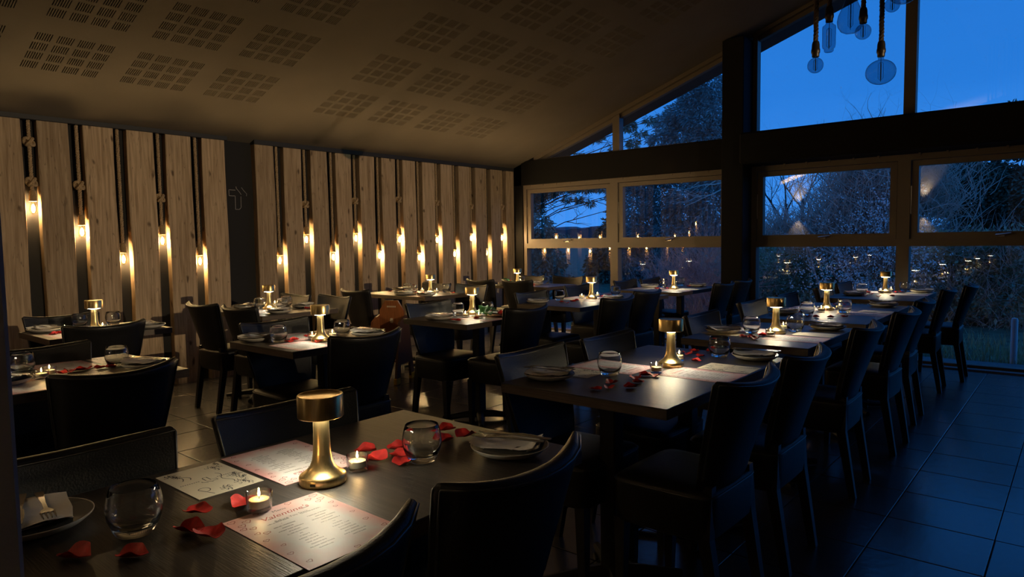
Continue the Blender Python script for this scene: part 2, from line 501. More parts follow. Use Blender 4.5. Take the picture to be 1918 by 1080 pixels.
for q in tiles[300:]:
    b.box(q[2] + .0025, q[3] - .0025, q[4] + .0025, q[5] - .0025, -0.006, 0)
tag(part('tile_field', b, M_tile, floor), kind='stuff')

# left wall with its sawn planks
wl = structure('wall_left', MB().box(XL - 0.2, XL, YB - 0.2, 7.98, -0.12, 2.60), M_paint)
random.seed(4)
fronts = [(3.14 - 0.336 * k, 3.372 - 0.336 * k) for k in range(14)] + [(4.01 - 0.327 + 0.327 * k, 4.222 - 0.327 + 0.327 * k) for k in range(13)]
for y0, y1 in fronts:
    if y0 < YB: continue
    b = MB(); th = 0.074 + random.uniform(-.004, .004)
    j = [random.uniform(-.005, .005) for _ in range(10)]
    n = 8; v = []; f = []
    for i in range(n + 1):
        z = 0.0 + (2.335) * i / n
        e0 = y0 + 0.004 * math.sin(i * 1.3 + j[0] * 900) * 0.8 + j[1] * 0.4; e1 = y1 + 0.004 * math.sin(i * 1.1 + j[2] * 900) + j[3] * 0.4
        v += [(XL, e0, z), (XL + th - .004, e0, z), (XL + th, e0 + .004, z), (XL + th, e1 - .004, z), (XL + th - .004, e1, z), (XL, e1, z)]
    for i in range(n):
        for k in range(6):
            l = (k + 1) % 6
            f.append((i * 6 + k, i * 6 + l, i * 6 + 6 + l, i * 6 + 6 + k))
    f += [tuple(range(6)), tuple(n * 6 + k for k in range(6))]
    b.add(v, f)
    part('plank', b, M_plank, wl)
structure('trim_1', MB().box(XL, XL + .085, YB, 3.395, 2.325, 2.42, .004), M_trim)
structure('trim_2', MB().box(XL, XL + .085, 3.675, 7.79, 2.318, 2.42, .004), M_trim)

# other walls
structure('wall_back', MB().prism([(XL - .2, -.12), (XR + .2, -.12), (XR + .2, zc(XR) + .15), (RIDGE, zc(RIDGE) + .15), (XL - .2, zc(XL) + .15)], YB - .2, YB, 'y'), M_paint)
structure('wall_right', MB().box(XR, XR + .2, YB - .2, 7.98, -.12, 2.55), M_paint)
structure('pillar', MB().box(-1.12, -.778, -.22, .183, -.004, 2.9 + 1.2, .004), mat('pillar_paint', (0.42, 0.40, 0.38), .8, bump=.15, bscale=120))

# end wall: corner piers, beams, columns, strip under the roof
b = MB()
for s in (0, 1):
    m_ = (lambda x: x) if s == 0 else (lambda x: 2 * RIDGE - x)
    def bx(x0, x1, *r):
        a, c = sorted((m_(x0), m_(x1))); b.box(a, c, *r)
    bx(XL, -6.33, YE, 7.95, -.12, 2.45)
    # gable strip between glazing head and ceiling
    p = [(m_(XL), 2.105), (m_(XL), zc(XL) + .1), (RIDGE, zc(RIDGE) + .1), (RIDGE, 2.436 + .35 * (RIDGE + 6.115) + .06), (m_(-6.12), 2.436 + .062), (m_(-6.12), 2.105)]
    b.prism(p, YE, 7.95, 'y')
we = structure('wall_end', b, M_paint2)
for s in (0, 1):
    m_ = (lambda x: x) if s == 0 else (lambda x: 2 * RIDGE - x)
    def bar(name, x0, x1, y0, y1, z0, z1, c=.006):
        a, d = sorted((m_(x0), m_(x1)))
        structure(name, MB().box(a, d, y0, y1, z0, z1, c), M_paint2)
    bar('trim_%d' % (3 + 3 * s), -6.34, -3.19, YE - .02, 7.94, 2.105, 2.452)
    bar('trim_%d' % (4 + 3 * s), -3.203, -2.955, 7.53, 7.94, 0, zc(-3.2) + .02)
    if s == 0:
        structure('trim_5', MB().box(-2.975, 2 * RIDGE + 2.975, 7.46, 7.94, 2.115, 2.455, .02), M_paint2)

# ceiling: slotted acoustic board on the left slope, felt behind it
sl = math.atan(0.345); ux, uz = math.cos(sl), math.sin(sl)
def onslope(u, y, n=0.0):        # u along the slope from the left wall, n up behind the board
    x0 = XL - .05
    return (x0 + u * ux - n * uz, y, zc(x0) + u * uz + n * ux)
ULEN = (RIDGE - XL + .05) / ux
gy = [s0 + o for s0 in (-2.18, .88, 3.94) for o in (0, .655, 1.31, 1.97)]
gy = [g for g in gy if g > -.5]
ysl = []
for g in gy:
    for k in range(4):
        for q in range(7):
            a = g + k * .129 + q * .0145
            ysl.append((a, a + .0062))
usl = []
for r_ in range(7):
    u0 = (-5.84 + .624 * r_ - (XL - .05)) / ux
    for k in range(4):
        usl.append((u0 + k * .122, u0 + k * .122 + .092))
ycut = sorted([YB] + [c for p in ysl for c in p] + [7.95]); ucut = sorted([0] + [c for p in usl for c in p] + [ULEN])
ysset = {round(p[0], 5) for p in ysl}; usset = {round(p[0], 5) for p in usl}
b = MB(); nu = len(ucut); ny = len(ycut)
v = [onslope(u, y) for u in ucut for y in ycut]; top = [onslope(u, y, .013) for u in ucut for y in ycut]
f = []
off = nu * ny
for i in range(nu - 1):
    iu = round(ucut[i], 5) in usset
    for j in range(ny - 1):
        a, c, d, e = i * ny + j, i * ny + j + 1, (i + 1) * ny + j + 1, (i + 1) * ny + j
        if iu and round(ycut[j], 5) in ysset:
            for p, q in ((a, c), (c, d), (d, e), (e, a)):
                f.append((p, q, q + off, p + off))
        else:
            f.append((a, c, d, e))
b.add(v + top, f)
ceil = structure('ceiling', b, M_ceil)
part('acoustic_felt', MB().add([onslope(0, YB, .0135), onslope(ULEN, YB, .0135), onslope(ULEN, 7.95, .0135), onslope(0, 7.95, .0135),
     onslope(0, YB, .12), onslope(ULEN, YB, .12), onslope(ULEN, 7.95, .12), onslope(0, 7.95, .12)],
     [(0, 3, 2, 1), (4, 5, 6, 7), (0, 1, 5, 4), (1, 2, 6, 5), (2, 3, 7, 6), (3, 0, 4, 7)]), M_felt, ceil)
part('ceiling_slope', MB().prism([(RIDGE, zc(RIDGE)), (XR + .05, zc(XR + .05)), (XR + .05, zc(XR) + .13), (RIDGE, zc(RIDGE) + .13)], YB - .1, 7.95, 'y'), M_ceil, ceil)
# eaves outside the gable
structure('trim_9', MB().prism([(XL - .9, zc(XL - .9) - .02), (RIDGE, zc(RIDGE) - .02), (2 * RIDGE - XL + .9, zc(XL - .9) - .02), (2 * RIDGE - XL + .9, zc(XL - .9) + .2), (RIDGE, zc(RIDGE) + .2), (XL - .9, zc(XL - .9) + .2)], 7.951, 8.38, 'y'), M_trim)

# windows
YG = 7.86
def window(n, x0, x1):
    b = MB(); fy0, fy1 = 7.795, 7.90
    w = .058
    b.box(x0, x0 + w, fy0, fy1, 0, 2.105); b.box(x1 - w, x1, fy0, fy1, 0, 2.105)
    b.box(x0 + w, x1 - w, fy0, fy1, 2.045, 2.105); b.box(x0 + w, x1 - w, fy0, fy1, 0, .045)
    b.box(x0 + w, x1 - w, fy0, fy1, 1.19, 1.2625)
    k = 0
    xx = x0 + .12
    while xx < x1 - .05:                       # fixing clips along the head
        b.box(xx, xx + .02, fy0 - .008, fy0 + .01, 2.085, 2.112); xx += .235
    o = structure('window_%d' % n, b, M_frame)
    s = MB(); a0, a1, z0, z1 = x0 + w + .006, x1 - w - .006, 1.262, 2.040; q = .062; sy0, sy1 = 7.812, 7.885
    s.box(a0, a0 + q, sy0, sy1, z0, z1); s.box(a1 - q, a1, sy0, sy1, z0, z1); s.box(a0 + q, a1 - q, sy0, sy1, z0, z0 + q); s.box(a0 + q, a1 - q, sy0, sy1, z1 - q + .01, z1)
    so = part('opening_sash', s, M_frame, o)
    part('pane', MB().box(a0 + q - .01, a1 - q + .01, YG, YG + .004, z0 + q - .01, z1 - q + .02), M_pane, so)
    part('pane', MB().box(x0 + w - .01, x1 - w + .01, YG, YG + .004, .035, 1.20), M_pane, o)
    h = MB(); cx = (a0 + a1) / 2
    h.box(cx - .035, cx + .035, sy0 - .012, sy0 + .001, z0 + .012, z0 + .040, .003)
    h.tube([(cx - .03, sy0 - .012, z0 + .026), (cx - .03, sy0 - .035, z0 + .028), (cx + .02, sy0 - .040, z0 + .034), (cx + .085, sy0 - .036, z0 + .045)], [.009, .010, .009, .006], 8)
    part('window_handle', h, M_steel, so)
    g = MB().box(a0 - .005, a0 + .004, sy0 - .004, sy0 + .01, z0 + .25, z1 - .25)
    part('window_stay', g, M_steel, so)
    return o
wins = [(-6.33, -4.79), (-4.79, -3.20), (-2.955, -1.414), (-1.414, 0.185)]
wins += [(2 * RIDGE - x1, 2 * RIDGE - x0) for x0, x1 in (wins[1], wins[0])]
for i, (x0, x1) in enumerate(wins): window(i + 1, x0, x1)
def headz(x): return 2.436 + .35 * ((x if x <= RIDGE else 2 * RIDGE - x) + 6.115)
def gable_window(n, x0, x1, zb=2.452):
    b = MB(); fy0, fy1 = 7.80, 7.90; w = .052
    h0, h1 = headz(x0), headz(x1)
    tri0, tri1 = h0 - zb < .05, h1 - zb < .05
    b.prism([(x0, h0), (x1, h1), (x1, h1 + .062), (x0, h0 + .062)], fy0 - .02, fy1, 'y')
    d = -1 if h1 > h0 else 1
    b.prism([(x0, h0 - .05), (x1, h1 - .05), (x1, h1), (x0, h0)], fy0 + .03, fy1, 'y') if not (tri0 or tri1) else None
    if tri0: b.prism([(x0 + .14, zb), (x1, h1 - .05), (x1, h1), (x0, zb), ], fy0 + .03, fy1, 'y')
    elif tri1: b.prism([(x1 - .14, zb), (x1, zb), (x0, h0), (x0, h0 - .05)], fy0 + .03, fy1, 'y')
    if not tri0: b.prism([(x0, zb), (x0 + w, zb), (x0 + w, headz(x0 + w)), (x0, h0)], fy0, fy1, 'y')
    if not tri1: b.prism([(x1 - w, zb), (x1, zb), (x1, h1), (x1 - w, headz(x1 - w))], fy0, fy1, 'y')
    b.prism([(x0 + (.15 if tri0 else 0), zb - .01), (x1 - (.15 if tri1 else 0), zb - .01), (x1 - (.15 if tri1 else 0), zb + .014), (x0 + (.15 if tri0 else 0), zb + .014)], fy0 + .02, fy1, 'y')
    o = structure('window_%d' % n, b, M_frame)
    if tri0: poly = [(x0 + .05, zb), (x1 - .02, zb), (x1 - .02, h1 - .02)]
    elif tri1: poly = [(x0 + .02, zb), (x1 - .05, zb), (x0 + .02, h0 - .02)]
    else: poly = [(x0 + .02, zb), (x1 - .02, zb), (x1 - .02, headz(x1 - .02) - .02), (x0 + .02, headz(x0 + .02) - .02)]
    part('pane', MB().prism(poly, YG, YG + .004, 'y'), M_pane, o)
gw = [(-6.115, -4.757), (-4.757, -3.20), (-2.955, RIDGE)]
gw += [(2 * RIDGE - x1, 2 * RIDGE - x0) for x0, x1 in gw[::-1]]
for i, (x0, x1) in enumerate(gw): gable_window(7 + i, x0, x1)
structure('trim_10', MB().box(-6.33, 2 * RIDGE + 6.33, 7.70, 7.80, -.003, .02, .004), mat('aluminium_threshold', (.30, .31, .33), .35, metal=.7))

# painted emblem on the dark wall between the two plank panels
em = MB()
def wallstroke(pts, w=.0045):
    pts = [Vector((p[0], p[1])) for p in pts]
    for p, q in zip(pts, pts[1:]):
        d = (q - p); l = d.length; d.normalize(); nn = Vector((-d.y, d.x))
        c = (p + q) / 2
        em.obox((XL + .002, c.x, c.y), (.002, 0, 0), (0, d.x * (l / 2 + w / 2), d.y * (l / 2 + w / 2)), (0, nn.x * w / 2, nn.y * w / 2))
wallstroke([(3.494, 1.851), (3.429, 1.852), (3.428, 1.793), (3.493, 1.793), (3.491, 1.659), (3.533, 1.660), (3.551, 1.679), (3.553, 1.789)])
wallstroke([(3.505, 1.885), (3.509, 1.868), (3.527, 1.848), (3.545, 1.828), (3.557, 1.810)])
wallstroke([(3.565, 1.879), (3.582, 1.856), (3.606, 1.830), (3.617, 1.819), (3.614, 1.798)])
part('emblem', em, M_chalk, wl)

# sconces on the wall behind, reflected in the glass; the last is added fill
for i, (x, z) in enumerate(((-5.41, 1.93), (-2.75, 1.93), (.9, 1.93))):
    t = thing('wall_sconce', ['cylindrical up-and-down wall light, leftmost on the rear wall', 'cylindrical up-and-down wall light on the rear wall, nearer the pillar', 'added unseen cylindrical up-and-down wall light behind the camera on the rear wall'][i], 'wall lamp', (x, YB, z), 0, 'wall lights on the rear wall')
    part('housing', MB().lathe([(.045, -.09), (.05, -.09), (.05, .09), (.045, .09), (.045, .07), (0, .07)], 20, (0, .10, 0)).lathe([(.045, -.09), (.045, -.07), (0, -.07)], 20, (0, .10, 0)), M_cap, t)
    part('wall_bracket', MB().box(-.03, .03, .0005, .055, -.04, .04, .004), M_cap, t)
    for s in (1, -1):
        part('diffuser', MB().lathe([(0, .071 * s), (.043, .071 * s)], 20, (0, .10, 0)), emit('sconce_diffuser', (1, .74, .42), 12.0), t)
        l = lamp_obj('light', 'SPOT', t, (0, .10, .10 * s), SCONCE_W * (1 if s > 0 else .5) * (1, 1, .4)[i], (1, .72, .42), .03, spot_size=math.radians(74), spot_blend=.7)
        l.rotation_euler = (PI if s > 0 else 0, 0, 0)

# added unseen wash light for the planks: visors above and below keep it off the ceiling and the near chairs
t = thing('added_wash_light', 'added unseen slot-shaped wash light on the right wall facing the planks', 'wall lamp', (XR, 3.4, 1.98))
part('visor', MB().box(-.42, -.0005, -.26, .26, .012, .022, .003), M_cap, t)
part('visor', MB().box(-.42, -.0005, -.26, .26, -.092, -.082, .003), M_cap, t)
part('back_plate', MB().box(-.03, -.0005, -.26, .26, -.080, .010, .003), M_cap, t)
l = lamp_obj('light', 'SPOT', t, (-.05, 0, -.018), VISOR_W, (1, .76, .47), .012, spot_size=math.radians(54), spot_blend=.5)
l.rotation_euler = (0, math.radians(86), math.radians(-7))

# ================================================================== outside the gable
pine_C = [(-10.22, 13.0, 2.44, 0.28, 0.21), (-9.87, 13.0, 2.49, 0.28, 0.19), (-9.51, 13.0, 2.55, 0.25, 0.13), (-9.09, 13.0, 2.54, 0.22, 0.12), (-8.71, 13.0, 2.51, 0.22, 0.12), (-8.34, 13.0, 2.5, 0.19, 0.11), (-8.06, 13.0, 2.27, 0.08, 0.19), (-8.92, 13.0, 2.22, 0.1, 0.06), (-8.6, 13.0, 2.13, 0.07, 0.06), (-9.25, 13.0, 2.26, 0.09, 0.06), (-8.07, 13.0, 1.96, 0.06, 0.12), (-10.13, 13.0, 2.13, 0.15, 0.23), (-9.58, 13.0, 2.9, 0.38, 0.2), (-8.97, 13.0, 2.85, 0.37, 0.2), (-8.4, 13.0, 2.86, 0.36, 0.21), (-8.88, 13.0, 3.23, 0.11, 0.06), (-8.42, 13.0, 3.56, 0.14, 0.06), (-8.22, 13.0, 3.75, 0.13, 0.06), (-9.27, 13.0, 3.14, 0.12, 0.05), (-8.02, 13.0, 3.21, 0.06, 0.14), (-7.5, 13.0, 3.35, 0.11, 0.1), (-7.6, 13.0, 3.73, 0.14, 0.1), (-7.32, 13.0, 3.54, 0.1, 0.06), (-7.13, 13.0, 3.79, 0.09, 0.07), (-7.85, 13.0, 2.67, 0.23, 0.19)]
holly_C = [(-8.5, 11.0, 1.52, 0.26, 0.28), (-8.25, 11.0, 1.32, 0.19, 0.13), (-7.91, 11.0, 1.34, 0.15, 0.07), (-8.67, 11.0, 1.09, 0.33, 0.33), (-8.26, 11.0, 0.87, 0.32, 0.26), (-8.54, 11.0, 0.43, 0.39, 0.33), (-8.0, 11.0, 0.39, 0.32, 0.26), (-8.14, 11.0, 0.01, 0.65, 0.32)]
cypress_C = [(-10.14, 16.0, 1.43, 0.23, 0.23), (-9.96, 16.0, 1.64, 0.17, 0.23), (-10.35, 16.0, 0.54, 0.33, 0.39), (-10.14, 16.0, 0.84, 0.29, 0.35), (-10.09, 16.0, 0.1, 0.35, 0.44), (-10.62, 16.0, -0.06, 0.39, 0.33), (-10.36, 16.0, -0.5, 0.6, 0.39)]
spruce_C = [(-7.55, 17.0, 5.15, 0.36, 0.41), (-7.99, 17.0, 4.95, 0.36, 0.36), (-7.33, 17.0, 4.58, 0.33, 0.47), (-8.37, 17.0, 4.58, 0.4, 0.31), (-7.84, 17.0, 4.38, 0.47, 0.39), (-8.76, 17.0, 4.39, 0.32, 0.26), (-8.91, 17.0, 3.98, 0.38, 0.2), (-8.29, 17.0, 4.05, 0.45, 0.28), (-7.54, 17.0, 3.93, 0.47, 0.3), (-9.57, 17.0, 3.05, 0.51, 0.45), (-8.75, 17.0, 3.13, 0.52, 0.43), (-7.83, 17.0, 3.06, 0.56, 0.48), (-7.11, 17.0, 3.28, 0.46, 0.82), (-9.74, 17.0, 2.32, 0.42, 0.51), (-8.99, 17.0, 2.21, 0.5, 0.5), (-8.21, 17.0, 2.17, 0.51, 0.48), (-7.46, 17.0, 2.14, 0.5, 0.5), (-9.57, 17.0, 1.41, 0.51, 0.45), (-8.75, 17.0, 1.4, 0.5, 0.41), (-7.97, 17.0, 1.39, 0.48, 0.4), (-7.24, 17.0, 1.37, 0.47, 0.39), (-9.92, 17.0, 0.81, 0.36, 0.52), (-9.32, 17.0, 0.52, 0.42, 0.36), (-9.83, 17.0, 0.05, 0.43, 0.36), (-8.75, 17.0, 0.67, 0.44, 0.29)]
evergreen_C = [(-1.88, 15.0, 2.37, 0.49, 0.26), (-1.39, 15.0, 2.34, 0.48, 0.21), (-0.96, 15.0, 2.17, 0.38, 0.28), (-2.13, 15.0, 1.99, 0.4, 0.26), (-1.62, 15.0, 1.87, 0.53, 0.29), (-1.06, 15.0, 1.7, 0.47, 0.32), (-0.69, 15.0, 1.92, 0.37, 0.46), (-1.89, 15.0, 2.67, 0.3, 0.16), (-1.37, 15.0, 1.57, 0.48, 0.21), (-1.04, 15.0, 3.38, 0.21, 0.21), (-1.14, 15.0, 3.07, 0.38, 0.38), (-0.8, 15.0, 3.12, 0.28, 0.46)]
hedge_C = [(-4.14, 12.0, 0.59, 0.37, 0.47), (-4.22, 12.0, 0.03, 0.47, 0.47), (-3.5, 12.0, -0.11, 0.54, 0.45), (-2.84, 12.0, -0.07, 0.52, 0.43), (-2.23, 12.0, -0.03, 0.5, 0.5), (-1.75, 12.0, 1.05, 0.4, 0.32), (-1.28, 12.0, 1.05, 0.39, 0.31), (-0.83, 12.0, 1.05, 0.38, 0.3), (-1.8, 12.0, 0.4, 0.41, 0.41), (-1.33, 12.0, 0.34, 0.4, 0.47), (-0.88, 12.0, 0.36, 0.38, 0.46), (-0.58, 12.0, 0.83, 0.38, 0.45), (-1.65, 12.0, -0.16, 0.49, 0.32), (-1.05, 12.0, -0.19, 0.47, 0.31), (-0.56, 12.0, -0.08, 0.38, 0.38)]
blossom_C =  [(-2.62, 11.0, 1.0, 0.71, 0.48), (-2.28, 11.0, 1.38, 0.39, 0.31), (-2.91, 11.0, 0.67, 0.57, 0.24), (-2.21, 11.0, 1.77, 0.31, 0.31), (-1.99, 11.0, 0.85, 0.3, 0.38), (-2.47, 11.0, 0.53, 0.55, 0.19), (-1.66, 11.0, 0.85, 0.22, 0.22), (-1.74, 11.0, 1.37, 0.19, 0.16)]
twigs_C =  [(-2.67, 12.5, 1.75, 0.7, 0.7), (-3.33, 12.5, 1.41, 0.55, 0.55), (-3.01, 12.5, 2.3, 0.63, 0.36), (-2.29, 12.5, 2.07, 0.52, 0.52), (-3.85, 12.5, 1.14, 0.57, 0.38), (-4.32, 12.5, 1.34, 0.48, 0.29), (-2.66, 12.5, 1.05, 0.8, 0.53)]
redtwigs_C =  [(-5.02, 10.5, 0.56, 0.53, 0.44), (-5.5, 10.5, 0.18, 0.55, 0.36), (-4.55, 10.5, 0.31, 0.43, 0.52), (-4.83, 10.5, -0.05, 0.53, 0.35), (-4.65, 10.5, 0.92, 0.26, 0.26)]
GZ = -0.10
def gz(y): return GZ if y < 9.0 else GZ - .02 + .035 * (y - 9.0)
structure('path', MB().box(-14, 12, 7.99, 9.02, -.30, GZ), mat('wet_asphalt_path', (.13, .13, .14), .6, var=.3, scale=30, bump=.2, bscale=90))
b = MB(); n = 26; rnd = random.Random(3); v = []; f = []
ysn = [9.0 + (i / n) ** 1.8 * 150 for i in range(n + 1)]; xsn = [-160 + 320 * i / 40 for i in range(41)]
for y in ysn:
    for x in xsn:
        v.append((x * (.12 + .88 * min(1, (y - 9) / 60)), y, (gz(y) if y < 20 else gz(20)) + rnd.uniform(-.02, .03) - (.02 if y < 9.01 else 0)))
for i in range(n):
    for j in range(40):
        a = i * 41 + j; f.append((a, a + 1, a + 42, a + 41))
b.add(v, f, True)
o = structure('ground', b, mat('rough_grass_bank', (.13, .11, .06), .95, var=.5, scale=6))
# far wooded ridge
b = MB(); v = []; f = []; m = 160
for i in range(m + 1):
    x = -190 + 300 * i / m
    h = 3.4 + .8 * math.sin(x * .05) + rnd.uniform(-.35, .45)
    v += [(x, 140, -3), (x, 140, h), (x, 150, h + .5), (x, 150, -3)]
for i in range(m):
    for k in range(4):
        l = (k + 1) % 4
        f.append((i * 4 + k, i * 4 + l, i * 4 + 4 + l, i * 4 + 4 + k))
b.add(v, f)
tag(part('wooded_ridge', b, mat('distant_woodland', (.06, .085, .10), .95, var=.3, scale=.4)), 'low wooded ridge far off under the dusk sky', 'hill', kind=None)

def grass_blades(n, seed):
    r = random.Random(seed); b = MB()
    for _ in range(n):
        x, y = r.uniform(-6.5, 1.5), 9.03 + abs(r.gauss(0, .8)); z = gz(y) - .02; h = r.uniform(.05, .22); a = r.uniform(0, 6.3); l = r.uniform(0, .10)
        dx, dy = .006 * math.cos(a), .006 * math.sin(a)
        b.add([(x - dx, y - dy, z), (x + dx, y + dy, z), (x + l * math.cos(a + 1.5), y + l * math.sin(a + 1.5), z + h)], [(0, 1, 2)])
    return b
tag(part('grass', grass_blades(7000, 4), mat('pale_verge_grass', (.55, .52, .28), .9)), 'rough grass along the path outside', 'grass', kind='stuff')

def needles(cl, per, size, seed, droop=.35, depth=1.0, slim=.22):
    """leaf sprays: small crossed slivers scattered through each clump"""
    r = random.Random(seed); b = MB(); V = []; F = []
    tot = sum(c[3] * c[4] for c in cl)
    for x, y, z, rx, rz in cl:
        for _ in range(int(per * rx * rz / tot)):
            while True:
                p = (r.uniform(-1, 1), r.uniform(-1, 1), r.uniform(-1, 1)); q = math.sqrt(sum(c * c for c in p))
                if .001 < q < 1: break
            k = (q ** -.35) if r.random() < .6 else 1.0
            jag = 1.0 + r.uniform(-.1, .28)
            c = Vector((x + p[0] * rx * k * jag, y + p[1] * (rx + rz) * .5 * depth, z + p[2] * rz * k * jag))
            d = Vector((p[0] + r.uniform(-.6, .6), p[1] + r.uniform(-.6, .6), p[2] * .4 - droop + r.uniform(-.5, .5)))
            d.normalize(); s = d.cross(Vector((r.uniform(-1, 1), r.uniform(-1, 1), r.uniform(-1, 1))))
            if s.length < .05: continue
            s.normalize(); L_ = size * r.uniform(.6, 1.5); w = L_ * slim
            i = len(V); V += [c, c + d * L_ * .5 + s * w, c + d * L_, c + d * L_ * .5 - s * w]; F.append((i, i + 1, i + 2, i + 3))
    return b.add(V, F)
def limb(b, p, d, L_, r0, depth, rng, spread=.7, grav=0.0, seg=5, kids=3):
    pts = [Vector(p)]; d = Vector(d).normalized(); rad = [r0]
    for i in range(seg):
        d = (d + Vector((rng.uniform(-.22, .22), rng.uniform(-.22, .22), rng.uniform(-.18, .22) - grav))).normalized()
        pts.append(pts[-1] + d * L_ / seg); rad.append(r0 * (1 - .62 * (i + 1) / seg))
    b.tube(pts, rad, 5 if r0 > .02 else 3, cap=False)
    if depth > 0:
        for q in range(kids):
            i = rng.randint(2, seg); k = Vector((rng.uniform(-1, 1), rng.uniform(-1, 1), rng.uniform(-.5, .9)))
            limb(b, pts[i], d * (1 - spread) + k.normalized() * spread, L_ * rng.uniform(.5, .72), rad[i] * .72, depth - 1, rng, spread, grav, seg, kids)
def twig_cloud(cl, n, seed, L_=.5, r0=.004, upw=.6):
    r = random.Random(seed); b = MB(); tot = sum(c[3] * c[4] for c in cl)
    for x, y, z, rx, rz in cl:
        for _ in range(int(n * rx * rz / tot)):
            p = Vector((x + r.gauss(0, .45) * rx, y + r.gauss(0, .45) * rx, z + r.gauss(0, .45) * rz))
            d = Vector((r.uniform(-1, 1), r.uniform(-1, 1), r.uniform(-.3, 1) + upw)).normalized()
            pts = [p]
            for i in range(4):
                d = (d + Vector((r.uniform(-.35, .35), r.uniform(-.35, .35), r.uniform(-.3, .25)))).normalized(); pts.append(pts[-1] + d * L_ * r.uniform(.15, .32))
            b.tube(pts, [r0, r0 * .85, r0 * .7, r0 * .5, r0 * .3], 3, cap=False)
    return b
def leafy(name, label, cat, base, cl, per, size, mt, trunk_h, tr, seed, group=None, branches=0, targets=None, bark=None, **kw):
    t = thing(name, label, cat, base, 0, group)
    bx_, by_, bz_ = base; r = random.Random(seed + 50)
    b = MB(); top = Vector((0, 0, trunk_h))
    b.tube([(0, 0, -.1), (r.uniform(-.1, .1), 0, trunk_h * .35), (r.uniform(-.12, .12), 0, trunk_h * .7), top], [tr, tr * .8, tr * .55, tr * .25], 8)
    for c in cl:
        q = Vector((c[0] - bx_, c[1] - by_, c[2] - bz_)); h = max(.15, min(trunk_h * .95, q.z - .25 * math.hypot(q.x, q.y)))
        p0 = Vector((0, 0, h)); mid = (p0 + q) / 2 + Vector((r.uniform(-.1, .1), r.uniform(-.1, .1), .12))
        b.tube([p0, mid, q, q + (q - mid) * .5], [tr * .09, tr * .07, tr * .04, tr * .015], 5, cap=False)
        for _ in range(branches):
            s = mid.lerp(q, r.random()); limb(b, s, (q - mid) + Vector((r.uniform(-1, 1), r.uniform(-1, 1), r.uniform(-.8, .6))) * .6, r.uniform(.3, .7), tr * .07, 1, r, .7, .05, 4, 3)
    part('trunk', b, bark or M_bark, t)
    f = needles([(c[0] - bx_, c[1] - by_, c[2] - bz_, c[3], c[4]) for c in cl], per, size, seed, **kw)
    part('foliage', f, mt, t)['kind'] = 'stuff'
    return t
M_bark = mat('dark_bark', (.055, .045, .038), .95)
M_twig = mat('grey_twigs', (.80, .56, .47), .9)
M_redtwig = mat('reddish_twigs', (.75, .42, .36), .9)
M_ever = mat('dark_evergreen', (.12, .16, .11), .85, var=.5, scale=1.5)
M_spruce = mat('blue_green_spruce', (.30, .32, .30), .85, var=.5, scale=1.2)
M_holly = mat('dull_shrub_leaf', (.28, .26, .19), .8, var=.5, scale=2)
M_hedge = mat('olive_hedge', (.48, .40, .24), .9, var=.5, scale=2)
M_bloss = mat('white_blossom', (.93, .90, .90), .8)
leafy('pine_tree', 'dark pine spreading over the corner windows', 'tree', (-10.9, 13.4, -.1), pine_C, 20000, .085, M_ever, 4.6, .16, 1, branches=3, slim=.10)
leafy('shrub', 'dense dark shrub low outside the corner window', 'shrub', (-8.4, 11.2, -.1), holly_C, 12000, .07, M_holly, 1.2, .05, 2)
leafy('cypress_tree', 'young cypress beside the gap of sky outside', 'tree', (-10.2, 16.2, -.1), cypress_C, 9000, .10, M_ever, 1.9, .08, 3)
leafy('spruce_tree', 'big blue-green spruce filling the window left of the column', 'tree', (-8.3, 17.6, -.1), spruce_C, 60000, .11, M_spruce, 5.3, .22, 4, slim=.13)
leafy('evergreen_tree', 'dark evergreen outside the right-hand window', 'tree', (-1.4, 15.4, -.1), evergreen_C, 28000, .10, M_ever, 3.5, .16, 5, branches=1, slim=.15)
hg = thing('hedge', 'tangled olive hedge behind the right-hand window tables', 'hedge', (-2.2, 12.0, -.1))
part('foliage', needles([(c[0] + 2.2, 0, c[2] + .1, c[3], c[4]) for c in hedge_C] + [(x + 2.2, 1.2, .5, .6, .75) for x in (-5.2, -4.5, -3.7, -2.9, -2.1)], 38000, .075, 6, droop=0), M_hedge, hg)['kind'] = 'stuff'
part('branches', twig_cloud([(c[0] + 2.2, -.25, c[2] + .1, c[3], c[4]) for c in hedge_C], 1800, 7, .45, .0035), M_twig, hg)['kind'] = 'stuff'
